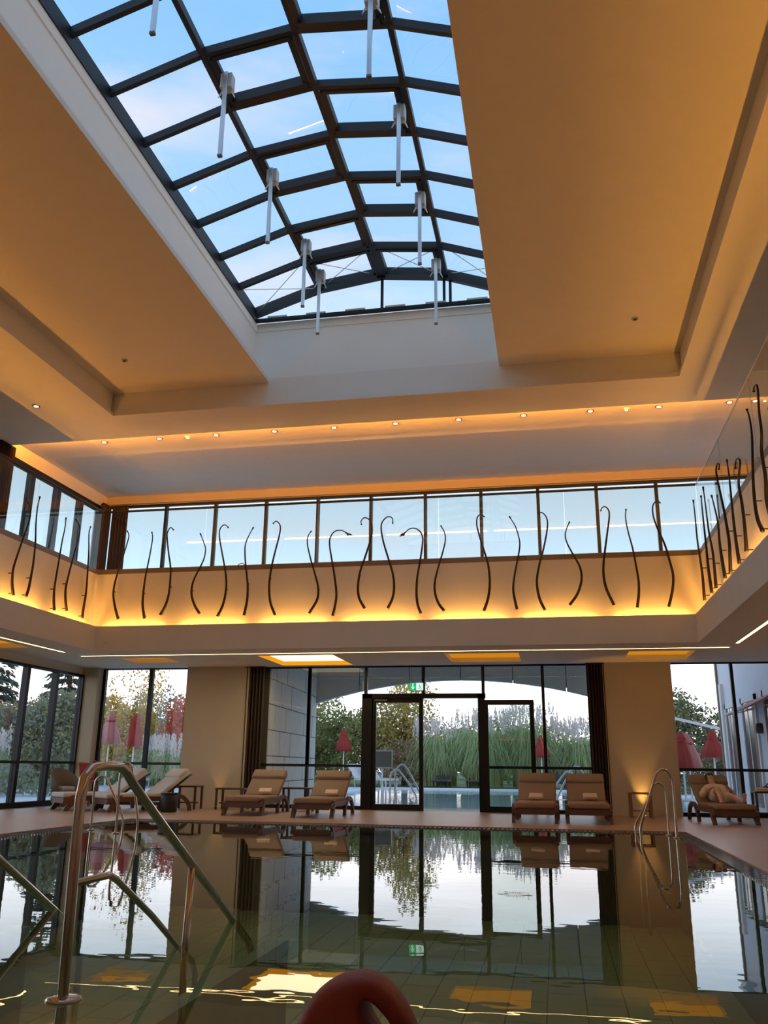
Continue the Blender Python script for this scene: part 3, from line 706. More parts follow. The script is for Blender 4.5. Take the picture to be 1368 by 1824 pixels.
# ================================================================ pool handrails
def stair_rail(x, dy, label):
    t = thing('pool_handrail', label, 'handrail', (x, 3.87+dy, 0), group='stepped pool handrails')
    def Q(L): return [(0, y-3.87, z) for y, z in L]
    main = [(3.87, -0.5), (3.86, 0.0), (3.84, 0.5), (3.83, 0.84), (3.85, 0.93), (3.91, 0.975), (4.0, 0.985), (4.18, 0.985), (4.26, 0.955), (4.34, 0.90), (4.8, 0.64), (5.2, 0.42), (5.6, 0.20), (5.96, 0.0), (6.3, -0.19), (6.38, -0.28), (6.40, -0.42), (6.40, -1.36)]
    MB().tube(Q(main), 0.0245, 12).build('top_rail', 'steel', t, True)
    MB().tube(Q([(3.85, 0.475), (4.18, 0.475), (4.26, 0.445), (4.7, 0.215), (5.07, 0.0), (5.3, -0.12), (5.36, -0.2), (5.36, -1.0)]), 0.017, 10).build('lower_rail', 'steel', t, True)
    MB().tube(Q([(5.20, 0.42), (5.18, 0.0), (5.17, -1.0)]), 0.021, 10).build('post', 'steel', t, True)
    MB().lathe([(0.030, 0.0), (0.075, 0.0), (0.080, 0.008), (0.070, 0.018), (0.030, 0.022)], 20, (0, 0, -0.004)).build('collar', 'steel', t, True)
stair_rail(-2.17, 0, 'large polished steel handrail descending into the water at left front')
stair_rail(-3.55, 0.1, 'polished steel handrail at the far left edge, only its sloping rail visible')
def loop_rail(pts, r, label, group, y):
    t = thing('pool_ladder_rail', label, 'handrail', (pts[0][0], y, 0), group=group)
    P = smooth_path([(x-pts[0][0], 0, z) for x, z in pts], 4)
    MB().tube(P, r, 10).build('rail', 'steel', t, True)
    MB().lathe([(r, 0), (0.055, 0), (0.055, 0.012), (r, 0.02)], 14, (0, 0, 0)).build('collar', 'steel', t, True)
    MB().tube([(pts[-1][0]-pts[0][0], 0, pts[-1][1]), (pts[-1][0]-pts[0][0], 0, -1.36)], r, 8).build('foot', 'steel', t, True)
loop_rail([(1.74, -0.3), (1.745, 0.4), (1.745, 0.80), (1.70, 0.95), (1.62, 1.0), (1.53, 0.95), (1.47, 0.82), (1.34, 0.46), (1.23, 0.17), (1.22, 0.02), (1.26, -0.4)], 0.021, 'taller steel rail loop at the far right pool corner', 'rail loops at the far right pool corner', 14.4)
loop_rail([(1.69, -0.3), (1.695, 0.3), (1.69, 0.64), (1.65, 0.76), (1.58, 0.79), (1.51, 0.74), (1.46, 0.62), (1.33, 0.38), (1.20, 0.16), (1.19, 0.0), (1.22, -0.4)], 0.018, 'lower steel rail loop at the far right pool corner', 'rail loops at the far right pool corner', 14.95)
loop_rail([(-7.13, -0.3), (-7.14, 0.3), (-7.14, 0.68), (-7.09, 0.78), (-7.01, 0.80), (-6.94, 0.75), (-6.80, 0.52), (-6.65, 0.27), (-6.61, 0.14), (-6.61, -0.1), (-6.66, -0.4)], 0.018, 'lower thin steel rail loop at the left pool edge', 'rail loops at the left pool edge', 13.0)
loop_rail([(-6.45, -0.3), (-6.46, 0.4), (-6.47, 0.82), (-6.42, 0.97), (-6.36, 1.0), (-6.30, 0.95), (-6.22, 0.65), (-6.15, 0.34), (-6.12, 0.18), (-6.12, -0.1), (-6.18, -0.4)], 0.018, 'taller thin steel rail loop at the left pool edge', 'rail loops at the left pool edge', 12.5)

# ================================================================ loungers
def cushion(dims, name, mat, parent, loc=(0, 0, 0), rx=0, bev=0.035):
    x, y, z = dims
    o = MB().box(-x/2, x/2, -y/2, y/2, -z/2, z/2).build(name, mat, parent)
    o.location = loc; o.rotation_euler = (rx, 0, 0)
    b = o.modifiers.new('bevel', 'BEVEL'); b.width = bev; b.segments = 3
    o.data.polygons.foreach_set('use_smooth', [True]*len(o.data.polygons))
    return o
def make_lounger(label, loc, rz, mat='cushion', wood='wood', group='wooden loungers on the pool deck'):
    t = thing('pool_lounger', label, 'lounger', loc, rz, group=group)
    for s in (-1, 1):
        xa, xb = s*0.345, s*0.405
        MB().prism([(0.02, 0.24), (0.30, 0.30), (1.30, 0.30), (1.30, 0.20), (0.30, 0.20), (0.02, 0.17)], 'x', xa, xb).build('side_rail', wood, t)
        MB().prism([(0.20, 0.31), (0.34, 0.33), (0.22, 0.10), (0.12, 0.0), (0.02, 0.0), (0.10, 0.14)], 'x', xa+s*0.01, xb+s*0.012).build('leg', wood, t)
        arc = [(1.18+0.34-0.40*math.cos(PI*k/12), 0.36*math.sin(PI*k/12)) for k in range(13)]
        inn = [(1.18+0.34-0.33*math.cos(PI*k/12), 0.29*math.sin(PI*k/12)) for k in range(13)]
        m = MB()
        for k in range(12): m.prism([arc[k], arc[k+1], inn[k+1], inn[k]], 'x', xa+s*0.01, xb+s*0.012)
        m.build('leg', wood, t)
    for k in range(6): box('slat', wood, t, -0.345, 0.345, 0.06+0.20*k, 0.16+0.20*k, 0.235, 0.26)
    box('front_board', wood, t, -0.345, 0.345, 0.03, 0.06, 0.15, 0.25)
    cushion((0.74, 1.26, 0.10), 'seat_cushion', mat, t, (0, 0.64, 0.312))
    a = math.radians(37)
    c = Vector((0, 1.26, 0.33)); u = Vector((0, math.cos(a), math.sin(a)))
    cushion((0.74, 0.80, 0.10), 'back_cushion', mat, t, c + u*0.36 + Vector((0, -0.02, 0.02)), a)
    cushion((0.75, 0.27, 0.10), 'head_cushion', mat, t, c + u*0.62 + Vector((0, -0.045, 0.065)), a, 0.045)
    box('back_board', wood, t, -0.34, 0.34, -0.01, 0.01, -0.40, 0.40).matrix_local = Matrix.Translation(c + u*0.38 + Vector((0, 0.035, -0.045))) @ Matrix.Rotation(a - PI/2, 4, 'X')
    return t
def towel(label, loc, rz, dims=(0.27, 0.17, 0.05), tilt=0.45, mat='towel'):
    t = thing('folded_towel', label, 'towel', loc, rz, group='folded towels on the loungers')
    for k in range(3):
        cushion((dims[0]-0.006*k, dims[1]-0.004*k, dims[2]/3), 'fold', mat, t, (0, -math.sin(tilt)*k*dims[2]/3, math.cos(tilt)*k*dims[2]/3), tilt, 0.007)
LZ = DZ
make_lounger('brown cushioned lounger between the left column and the tall side table', (-6.16, 17.0, LZ), 0.0)
towel('folded beige towel on the lounger next to the left column', (-6.05, 18.14, LZ+0.43), 0.15)
make_lounger('brown cushioned lounger just left of the glass doors', (-4.66, 16.78, LZ), 0.0)
towel('folded beige towel on the lounger just left of the glass doors', (-4.55, 17.92, LZ+0.43), 0.1)
make_lounger('brown cushioned lounger in front of the open right door', (-0.43, 16.72, LZ), -0.02)
towel('folded beige towel on the lounger in front of the open right door', (-0.42, 17.86, LZ+0.43), -0.1)
make_lounger('brown cushioned lounger in front of the right curtain', (0.55, 16.86, LZ), 0.0)
towel('folded beige towel on the lounger in front of the right curtain', (0.62, 18.0, LZ+0.44), 0.08)
make_lounger('pale towel-covered lounger nearest the left windows, seen from the side', (-10.45, 17.45, LZ), -0.70, 'cushion_grey')
make_lounger('pale towel-covered lounger beside the black bin, seen from the side', (-9.38, 17.30, LZ), -0.70, 'cushion_grey')
PL = (3.22, 17.58, LZ); PR_Z = 0.11
make_lounger('brown cushioned lounger with a reclining person by the right window', PL, PR_Z)
make_lounger('brown lounger cut off by the right picture edge', (4.74, 18.1, LZ), -0.1)

# ================================================================ reclining person
def skin_mesh(name, mat, parent, V, E, R, root, sub=2):
    me = bpy.data.meshes.new(name); me.from_pydata([tuple(v) for v in V], E, []); me.update(); me.materials.append(MAT[mat])
    o = link(name, me, parent)
    sk = o.modifiers.new('skin', 'SKIN'); sk.use_smooth_shade = True
    for i, v in enumerate(me.skin_vertices[0].data):
        r = R[i]; v.radius = r if isinstance(r, tuple) else (r, r); v.use_root = (i == root)
    s = o.modifiers.new('subsurf', 'SUBSURF'); s.levels = sub; s.render_levels = sub
    return o
per = thing('person', 'person in a beige robe lying on the lounger by the right window', 'person', PL, PR_Z)
V = []; E = []; R = []
def slouch(p):
    f = min(1.0, max(0.0, (p[1]-1.0)/0.3)); return Vector((p[0], p[1]-0.11*f, p[2]-0.075*f))
def jv(p, r, prev=None):
    V.append(slouch(p)); R.append(r)
    if prev is not None: E.append((prev, len(V)-1))
    return len(V)-1
pel = jv((0, 1.03, 0.47), 0.13)
sp = jv((0, 1.19, 0.55), (0.14, 0.10), pel); ch = jv((0, 1.36, 0.655), (0.15, 0.105), sp); nk0 = jv((0, 1.48, 0.735), 0.07, ch)
nk = jv((0, 1.55, 0.785), 0.05, nk0); hd = jv((0, 1.61, 0.85), 0.085, nk); tp = jv((0, 1.68, 0.915), 0.082, hd); cr = jv((0, 1.72, 0.95), 0.05, tp)
ns = jv((0, 1.565, 0.945), 0.015, hd)
for s in (-1, 1):
    sh = jv((s*0.17, 1.40, 0.68), 0.06, ch); el = jv((s*0.30, 1.18, 0.52), 0.045, sh); wr = jv((s*0.22, 0.98, 0.60), 0.032, el); pm = jv((s*0.15, 0.93, 0.64), (0.038, 0.02), wr)
    for k in range(4):
        ln = (0.032, 0.040, 0.037, 0.028)[k]; o_ = (k-1.5)*0.018
        f1 = jv((s*(0.11), 0.905+o_, 0.655), 0.009, pm); jv((s*(0.11-ln), 0.90+o_, 0.645), 0.008, f1)
    th = jv((s*0.16, 0.885, 0.645), 0.010, pm); jv((s*0.13, 0.86, 0.65), 0.009, th)
hips = {}
for s, knee, ank, heel, toe in ((1, (0.13, 0.52, 0.46), (0.16, 0.10, 0.415), (0.16, 0.045, 0.405), (0.18, 0.00, 0.57)), (-1, (-0.13, 0.62, 0.62), (-0.16, 0.36, 0.43), (-0.16, 0.34, 0.395), (-0.18, 0.15, 0.40))):
    hp = jv((s*0.10, 0.98, 0.455), 0.095, pel); kn = jv(knee, 0.062, hp); cf = jv(tuple((Vector(knee)*0.6 + Vector(ank)*0.4)), 0.057, kn)
    an = jv(ank, 0.038, cf); he = jv(heel, 0.036, an); to = jv(toe, (0.042, 0.022), he)
skin_mesh('body', 'skin', per, V, E, R, pel)
V2 = []; E2 = []; R2 = []
def rv(p, r, prev=None):
    V2.append(slouch(p)); R2.append(r)
    if prev is not None: E2.append((prev, len(V2)-1))
    return len(V2)-1
a0 = rv((0, 1.02, 0.475), 0.155); a1 = rv((0, 1.19, 0.555), (0.175, 0.125), a0); a2 = rv((0, 1.35, 0.655), (0.18, 0.13), a1); a3 = rv((0, 1.45, 0.72), (0.12, 0.09), a2)
for s in (-1, 1):
    q = rv((s*0.18, 1.39, 0.675), 0.082, a2); q = rv((s*0.30, 1.19, 0.525), 0.070, q); q = rv((s*0.24, 1.02, 0.59), 0.055, q)
    kk = (0.125, 0.66, 0.465) if s == 1 else (-0.125, 0.74, 0.57)
    q = rv((s*0.11, 0.93, 0.46), 0.115, a0); q = rv(kk, 0.085, q)
skin_mesh('robe', 'robe', per, V2, E2, R2, a0)
MB().lathe([(0.02, -0.085), (0.075, -0.06), (0.098, 0.0), (0.090, 0.05), (0.05, 0.09), (0.01, 0.10)], 14).build('hair', 'hair', per, True).matrix_local = Matrix.Translation(slouch((0, 1.675, 0.895))) @ Matrix.Rotation(math.radians(-48), 4, 'X')
for s in (-1, 1):
    MB().lathe([(0.004, -0.01), (0.011, 0.0), (0.004, 0.01)], 8).build('eye', 'hair', per, True).matrix_local = Matrix.Translation(slouch((s*0.032, 1.595, 0.935)))
MB().box(-0.024, 0.024, -0.004, 0.004, -0.004, 0.004).build('mouth', 'red_fabric', per).matrix_local = Matrix.Translation(slouch((0, 1.535, 0.895)))

# ================================================================ tables, bin, chair
def side_table(label, loc, rz=0, w=0.5, d=0.45, h=0.5, mat='wood', shelf=True):
    t = thing('side_table', label, 'table', loc, rz, group='wooden side tables on the pool deck')
    box('table_top', mat, t, -w/2, w/2, -d/2, d/2, h-0.035, h, bevel=0.006)
    for sx in (-1, 1):
        for sy in (-1, 1):
            x, y = sx*(w/2-0.03), sy*(d/2-0.03)
            MB().box(x-0.022, x+0.022, y-0.022, y+0.022, 0, h-0.035).build('leg', mat, t)
    if shelf: box('stretcher', mat, t, -w/2+0.03, w/2-0.03, -0.02, 0.02, 0.12, 0.15)
    return t
side_table('wooden side table at the foot of the left column', (-7.22, 19.35, LZ), w=0.68, h=0.46)
side_table('tall wooden side table between the two left loungers', (-5.62, 19.15, LZ), w=0.62, h=0.50, shelf=False)
side_table('wooden side table lit orange at the right column', (1.69, 19.55, LZ), w=0.46, h=0.50, mat='wood_light')
side_table('wooden side table behind the black bin', (-8.25, 19.2, LZ), w=0.60, h=0.50)
side_table('wooden side table next to the reclining person', (4.22, 19.55, LZ), w=0.60, h=0.56)
t = thing('dark_bag', 'dark bag lying on the side table by the right window', 'bag', (4.30, 19.55, LZ+0.56))
cushion((0.34, 0.26, 0.10), 'bag_body', 'black_plastic', t, (0, 0, 0.055), 0, 0.04); MB().tube(smooth_path([(-0.12, 0, 0.08), (-0.05, 0, 0.16), (0.05, 0, 0.16), (0.12, 0, 0.08)]), 0.012, 6).build('handle', 'black_plastic', t, True)
towel('folded beige towel hanging off the side table by the right window', (4.12, 19.36, LZ+0.58), 0, (0.32, 0.14, 0.06), 0.1)
t = thing('waste_bin', 'black round waste bin on the deck at left', 'bin', (-8.02, 17.75, LZ))
MB().lathe([(0.15, 0), (0.17, 0.02), (0.185, 0.36), (0.17, 0.37), (0.16, 0.30)], 20).build('body', 'black_plastic', t, True)
MB().lathe([(0.19, 0.355), (0.197, 0.37), (0.185, 0.385)], 20).build('rim', 'metal_dark', t, True)
# wicker tub chair by the left window
t = thing('tub_chair', 'brown wicker tub chair by the left windows', 'chair', (-11.2, 19.0, LZ), 1.2); t.scale = (0.85, 0.85, 0.92)
MB().lathe([(0.22, 0), (0.30, 0.10), (0.33, 0.36), (0.30, 0.40)], 20).build('seat', 'wicker', t, True)
m = MB(); n = 18
for i in range(n+1):
    a = -0.15*PI + 1.3*PI*i/n; h = 0.50 + 0.42*math.sin(max(0, min(1, i/n))*PI)**0.8
    for r, z in ((0.33, 0.34), (0.40, h), (0.36, h), (0.29, 0.36)): m.v.append((r*math.cos(a), r*math.sin(a), z))
for i in range(n):
    for k in range(4): m.f.append((4*i+k, 4*i+(k+1) % 4, 4*i+4+(k+1) % 4, 4*i+4+k))
m.f += [(3, 2, 1, 0), (4*n, 4*n+1, 4*n+2, 4*n+3)]
m.build('backrest', 'wicker', t, True)
cushion((0.42, 0.42, 0.10), 'seat_cushion', 'cushion_grey', t, (0, 0, 0.43), 0, 0.04)
side_table('small pale side table carrying the red bag by the left corner', (-11.0, 19.62, LZ), w=0.46, d=0.40, h=0.58, mat='wood_light')
t = thing('red_tote', 'red tote bag standing on a small table in the left corner', 'bag', (-11.0, 19.62, LZ+0.58))
MB().add([(-0.15, -0.08, 0), (0.15, -0.08, 0), (0.15, 0.08, 0), (-0.15, 0.08, 0), (-0.21, -0.10, 0.40), (0.21, -0.10, 0.38), (0.21, 0.10, 0.38), (-0.21, 0.10, 0.40)],
         [(0, 3, 2, 1), (4, 5, 6, 7), (0, 1, 5, 4), (1, 2, 6, 5), (2, 3, 7, 6), (3, 0, 4, 7)]).build('bag_body', 'red_bag', t, bevel=0.02)
MB().tube(smooth_path([(0.10, 0, 0.38), (0.14, 0, 0.44), (0.20, 0, 0.42), (0.21, 0, 0.36)]), 0.012, 6).build('handle', 'red_bag', t, True)

# floor uplights at the columns
def uplight(x, y, label, power):
    t = thing('floor_uplight', label, 'light', (x, y, DZ))
    MB().lathe([(0.05, 0), (0.06, 0.006), (0.05, 0.012)], 16).build('ring', 'steel', t, True)
    MB().lathe([(0.035, 0.012), (0.035, 0.016)], 14).build('lens', 'led_spot', t)
    l = bpy.data.lights.new('uplight_lamp', 'SPOT'); l.energy = power; l.color = (1.0, 0.52, 0.13); l.spot_size = math.radians(50); l.spot_blend = 0.8; l.shadow_soft_size = 0.03
    o = bpy.data.objects.new('uplight_lamp', l); COL.objects.link(o); o.parent = t; o.location = (0, 0, 0.03); o.rotation_euler = (PI, 0, 0)
uplight(-7.90, 20.1, 'small floor uplight at the foot of the left column', 12)
uplight(1.80, 20.14, 'small floor uplight washing the right column in orange', 75)

# exit sign
t = thing('exit_sign', 'small green exit sign with a white down arrow above the doors', 'sign', (-3.17, 20.34, 2.72))
box('housing', 'sign_white', t, -0.165, 0.165, -0.012, 0.012, 0, 0.18)
box('green_field', 'sign_green', t, -0.16, -0.005, -0.016, -0.012, 0.006, 0.174)
box('white_field', 'sign_glow', t, -0.003, 0.16, -0.016, -0.012, 0.006, 0.174)
MB().box(-0.095, -0.070, -0.019, -0.016, 0.07, 0.165).prism([(-0.13, 0.085), (-0.0825, 0.02), (-0.035, 0.085), (-0.055, 0.085), (-0.0825, 0.055), (-0.11, 0.085)], 'y', -0.019, -0.016).build('arrow', 'sign_glow', t)
m = MB().lathe([(0.001, -0.001), (0.016, 0), (0.001, 0.001)], 10)
fig = MB().prism([(0.062, 0.14), (0.078, 0.145), (0.085, 0.13), (0.074, 0.12)], 'y', -0.019, -0.016)
fig.bar((0.078, -0.0175, 0.118), (0.092, -0.0175, 0.075), 0.018, 0.003, (0, 1, 0)).bar((0.092, -0.0175, 0.075), (0.070, -0.0175, 0.045), 0.012, 0.003, (0, 1, 0)).bar((0.070, -0.0175, 0.045), (0.055, -0.0175, 0.040), 0.012, 0.003, (0, 1, 0))
fig.bar((0.092, -0.0175, 0.075), (0.112, -0.0175, 0.050), 0.012, 0.003, (0, 1, 0)).bar((0.112, -0.0175, 0.050), (0.112, -0.0175, 0.022), 0.012, 0.003, (0, 1, 0)).bar((0.080, -0.0175, 0.112), (0.056, -0.0175, 0.098), 0.009, 0.003, (0, 1, 0)).bar((0.083, -0.0175, 0.112), (0.108, -0.0175, 0.095), 0.009, 0.003, (0, 1, 0))
fig.build('running_figure', 'sign_green', t)
for s in (-0.12, 0.12): MB().tube([(s, 0, 0.18), (s, 0, 0.60)], 0.004, 5).build('hanger', 'metal_dark', t)

# red strap in the foreground: a bag on a low stool just below the frame
st = side_table('low wooden stool carrying the red bag in the foreground', (-0.20, 0.98, LZ), w=0.42, d=0.36, h=0.42)
rb = thing('red_bag', 'dark red arched strap rising at the bottom edge of the picture', 'bag', (-0.20, 0.97, LZ+0.42))
sec = [(-0.0330, 0.2616, 0.0611, 0.055), (-0.0325, 0.2864, 0.0515, 0.052), (-0.0319, 0.3040, 0.0438, 0.048), (-0.0287, 0.3178, 0.0360, 0.044), (-0.0220, 0.3304, 0.0257, 0.040), (-0.0105, 0.3403, 0.0142, 0.034), (0.0036, 0.3410, 0.0122, 0.030), (0.0165, 0.3335, 0.0116, 0.027), (0.0281, 0.3225, 0.0113, 0.025), (0.0374, 0.3105, 0.0109, 0.023), (0.0454, 0.2937, 0.0109, 0.022), (0.0499, 0.2671, 0.0109, 0.022)]
m = MB(); nseg = 10
for i, (x, z, hw, hd) in enumerate(sec):
    p0 = sec[max(i-1, 0)]; p1 = sec[min(i+1, len(sec)-1)]
    d = Vector((p1[0]-p0[0], 0, p1[1]-p0[1])).normalized(); nn = Vector((-d.z, 0, d.x))
    for k in range(nseg):
        a = 2*PI*k/nseg; ca, sa = math.cos(a), math.sin(a)
        cx = math.copysign(abs(ca)**0.6, ca); cyy = math.copysign(abs(sa)**0.6, sa)
        q = Vector((x*0.95, 0, z-0.008)) + nn*(hw*1.0*cx) + Vector((0, hd*cyy, 0)); m.v.append(tuple(q))
for i in range(len(sec)-1):
    for k in range(nseg): m.f.append((i*nseg+k, i*nseg+(k+1) % nseg, (i+1)*nseg+(k+1) % nseg, (i+1)*nseg+k))
o = m.build('strap', 'red_leather', rb, True); s_ = o.modifiers.new('subsurf', 'SUBSURF'); s_.levels = 2; s_.render_levels = 2
cushion((0.30, 0.20, 0.17), 'bag_body', 'red_leather', rb, (0, 0, 0.085), 0, 0.03)

# ================================================================ outside: terrace, pool, building, garden
GZ = -0.03
m = MB().box(-60, 60, YB+0.15, 23.0, GZ-0.3, GZ).box(-60, -8.5, 23.0, 44.0, GZ-0.3, GZ).box(4.2, 60, 23.0, 44.0, GZ-0.3, GZ)
struct('floor_terrace', m, 'paving', 'pale paved terrace outside the windows', 'terrace')
struct('floor_garden', MB().box(-120, 120, 44.0, 160, GZ-0.3, GZ).box(-120, -60, YB, 44, GZ-0.3, GZ).box(-60, XL-0.16, -20, YB+0.15, GZ-0.3, GZ), 'lawn', 'green garden ground beyond the terrace', 'lawn')
op = MB().box(-8.5, 4.2, 23.0, 43.5, -1.3, -1.2).box(-8.5, 4.2, 23.0, 23.1, -1.2, GZ-0.06).box(-8.5, 4.2, 43.4, 43.5, -1.2, GZ).box(-8.5, -8.4, 23, 43.5, -1.2, GZ).box(4.1, 4.2, 23, 43.5, -1.2, GZ)
ob = struct('floor_outdoor_pool', op, 'pool_blue', 'pale blue basin of the outdoor pool', 'pool basin')
box('coping', 'facade_trim', ob, -8.5, 4.2, 43.5, 44.1, GZ-0.25, GZ+0.03); box('coping', 'paving', ob, -8.5, 4.2, 22.75, 23.0, GZ-0.05, GZ+0.01)
tag(MB().add([(-8.45, 23.05, GZ-0.04), (4.15, 23.05, GZ-0.04), (4.15, 43.45, GZ-0.04), (-8.45, 43.45, GZ-0.04)], [(0, 1, 2, 3)]).build('outdoor_pool_water', 'water_out'), 'pale blue water of the outdoor pool', 'water', kind='stuff')

# stone wall and arched canopy
cn = thing('stone_canopy', 'grey canopy with arched front edge over the terrace doors', 'canopy')
YC = 26.8
n = 24; arc = []
for i in range(n+1):
    x = -7.6 + 9.6*i/n; u = (x+2.85)/4.9
    arc.append((x, 3.58 - 0.80*u*u))
for i in range(n):
    (xa, za), (xb, zb) = arc[i], arc[i+1]
    pass
NP = 6
for k in range(NP):
    seg = arc[k*n//NP:(k+1)*n//NP+1]
    MB().prism([(seg[0][0]+0.012, 4.6)] + [(seg[0][0]+0.012, seg[0][1])] + seg[1:-1] + [(seg[-1][0]-0.012, seg[-1][1]), (seg[-1][0]-0.012, 4.6)], 'y', YC, YC+0.25).build('lintel_panel', 'concrete', cn)
for j in range(3):
    for k in range(5):
        x0 = -7.6+1.92*k; y0 = 20.7+2.03*j
        box('soffit_panel', 'concrete', cn, x0+0.012, x0+1.908, y0+0.012, y0+2.018, 4.25, 4.35)
MB().prism([(-7.55, 4.55), (-7.55, 3.25), (-5.0, 3.55), (-2.85, 3.68), (-0.7, 3.55), (1.95, 3.05), (1.95, 4.55)], 'y', YC+0.05, YC+0.20).build('lintel_core', 'joint', cn)
box('roof', 'joint', cn, -7.7, 2.1, 20.66, YC+0.2, 4.36, 4.6)
wl = thing('stone_wall', 'pale stone block wall seen through the window left of the doors', 'wall')
MB().prism([(-6.93, 20.72), (-7.42, YC), (-7.75, YC), (-7.75, 20.72)], 'z', GZ, 4.3).build('core', 'joint', wl)
rows = [0.62]*7; z = GZ
for j in range(7):
    h = 0.62; nblk = 5; off = 0.5 if j % 2 else 0
    for k in range(nblk+1):
        t0 = max(0, (k-off)/nblk); t1 = min(1, (k+1-off)/nblk)
        if t1-t0 < 0.02: continue
        def W(t, o): return (-6.93-0.49*t+o, 20.72+(YC-20.72)*t)
        g_ = 0.010; a, b = W(t0+0.002, 0), W(t1-0.002, 0)
        pr = 0.03+0.006*((j*3+k) % 3)
        MB().prism([(a[0]+pr, a[1]), (b[0]+pr, b[1]), (b[0]-0.02, b[1]), (a[0]-0.02, a[1])], 'z', z+g_, z+h-g_).build('stone_block', 'stone', wl)
    for s in (0,):
        box('stone_block', 'stone', wl, -7.76, -7.385, YC, YC+0.04, z+0.01, z+h-0.01)
    z += h

# white building on the right
bd = thing('white_building', 'white building with tall brown framed windows at the right', 'building')
BX, BY1 = 5.25, 29.6
box('facade', 'facade', bd, BX, BX+6, YB+0.2, BY1, GZ, 7.5)
box('corner_post', 'frame_brown', bd, BX-0.06, BX+0.12, BY1-0.02, BY1+0.16, GZ, 6.8)
box('corner_post', 'facade_trim', bd, BX-0.10, BX+0.02, BY1-0.75, BY1-0.45, GZ, 3.6)
box('eaves', 'facade_trim', bd, BX-0.25, BX+0.1, YB+0.2, BY1+0.2, 4.9, 5.05)
for (y0, y1) in ((27.3, 28.6), (24.6, 26.2), (21.7, 23.5)):
    w = MB().box(BX-0.05, BX+0.02, y0-0.14, y0, GZ, 2.95).box(BX-0.05, BX+0.02, y1, y1+0.14, GZ, 2.95).box(BX-0.05, BX+0.02, y0-0.14, y1+0.14, 2.80, 2.95).build('window', 'facade_trim', bd)
    box('frame', 'frame_brown', w, BX-0.03, BX+0.01, y0, y0+0.40, GZ+0.1, 2.80); box('pane', 'window_dark', w, BX-0.015, BX+0.005, y0+0.40, y1, GZ+0.1, 2.80)
    box('sash_bar', 'facade_trim', w, BX-0.025, BX+0.01, (y0+y1)/2+0.16, (y0+y1)/2+0.24, GZ+0.1, 2.80)
t = thing('wall_lamp', 'dark half-round wall lamp on the white building', 'lamp', (BX, 24.2, 2.05))
MB().lathe([(0.14, -0.13), (0.16, -0.05), (0.16, 0.06), (0.13, 0.12)], 14).build('shade', 'bronze', t, True); box('bracket', 'bronze', t, -0.02, 0.06, -0.05, 0.05, -0.08, 0.08)
t = thing('awning', 'reddish striped awning sloping out from the white building', 'awning', (BX, 23.6, 2.62))
MB().add([(-0.75, -1.2, -0.22), (-0.75, 1.2, -0.22), (0.05, 1.2, 0.14), (0.05, -1.2, 0.14), (-0.75, -1.2, -0.18), (-0.75, 1.2, -0.18), (0.05, 1.2, 0.22), (0.05, -1.2, 0.22)], [(0, 1, 2, 3), (7, 6, 5, 4), (0, 4, 5, 1), (1, 5, 6, 2), (2, 6, 7, 3), (3, 7, 4, 0)]).build('fabric', 'awning', t)
MB().tube([(-0.76, -1.22, -0.2), (-0.76, 1.22, -0.2)], 0.03, 8).build('front_bar', 'facade_trim', t, True)
for s in (-1, 1): MB().tube([(-0.7, s*1.1, -0.22), (0, s*1.1, -0.05)], 0.015, 6).build('arm', 'facade_trim', t)

# closed parasols
def parasol(label, x, y, top, low, mat, r=0.27):
    t = thing('closed_parasol', label, 'parasol', (x, y, GZ), group='closed parasols on the terrace')
    MB().tube([(0, 0, 0), (0, 0, top+0.05)], 0.03, 8).build('pole', 'white_metal', t, True)
    m = MB(); n = 24; prof = [(0.03, top), (0.10, top-0.12), (0.16, top-0.26), (0.15, top-0.36), (r*0.78, top-0.36-(top-0.36-low)*0.5), (r, low+0.03), (r*0.85, low), (0.05, low+0.02)]
    for (rr, z) in prof:
        for k in range(n):
            a = 2*PI*k/n; q = rr*(1 + (0.14 if k % 3 == 0 else -0.05)*(1 if rr > 0.12 else 0.2)); m.v.append((q*math.cos(a), q*math.sin(a), z))
    for i in range(len(prof)-1):
        for k in range(n): m.f.append((i*n+k, (i+1)*n+k, (i+1)*n+(k+1) % n, i*n+(k+1) % n))
    m.build('canopy', mat, t, True)
    MB().lathe([(0.16, top-0.40), (0.175, top-0.36), (0.16, top-0.32)], 16).build('tie_band', 'red_fabric', t, True)
    MB().lathe([(0.32, 0), (0.32, 0.06), (0.10, 0.10)], 18).build('base', 'concrete', t, True)
parasol('closed red parasol nearest the left corner column outside', -16.1, 30.0, 2.87, 1.70, 'pink_fabric', 0.40)
parasol('closed dark red parasol next to the mullion of the left back window', -15.1, 30.0, 2.80, 1.62, 'red_fabric', 0.30)
parasol('closed red parasol before the green bushes left of the doors', -10.75, 44.6, 2.92, 1.75, 'red_fabric', 0.40)
parasol('closed red parasol half hidden behind the open right door', -0.72, 45.0, 2.62, 1.55, 'red_fabric', 0.40)
parasol('closed pink parasol just right of the right column', 4.55, 32.5, 2.25, 1.10, 'pink_fabric', 0.40)
parasol('closed red parasol half hidden behind the right column', 4.22, 31.6, 2.3, 1.05, 'red_fabric', 0.36)
parasol('closed red parasol with white pole right of the pink one', 5.55, 33.5, 2.45, 1.45, 'red_fabric', 0.42)
t = thing('slanted_beam', 'pale slanted beam behind the parasols at the right', 'beam', (4.6, 34.5, 0))
MB().bar((-0.6, 0, 2.95), (1.9, 0, 2.35), 0.06, 0.10).build('beam', 'white_metal', t); MB().bar((1.55, 0, GZ), (1.9, 0, 2.0), 0.05, 0.05).build('strut', 'white_metal', t); MB().bar((-0.5, 0, GZ), (-0.5, 0, 2.95), 0.05, 0.05).build('strut', 'white_metal', t)

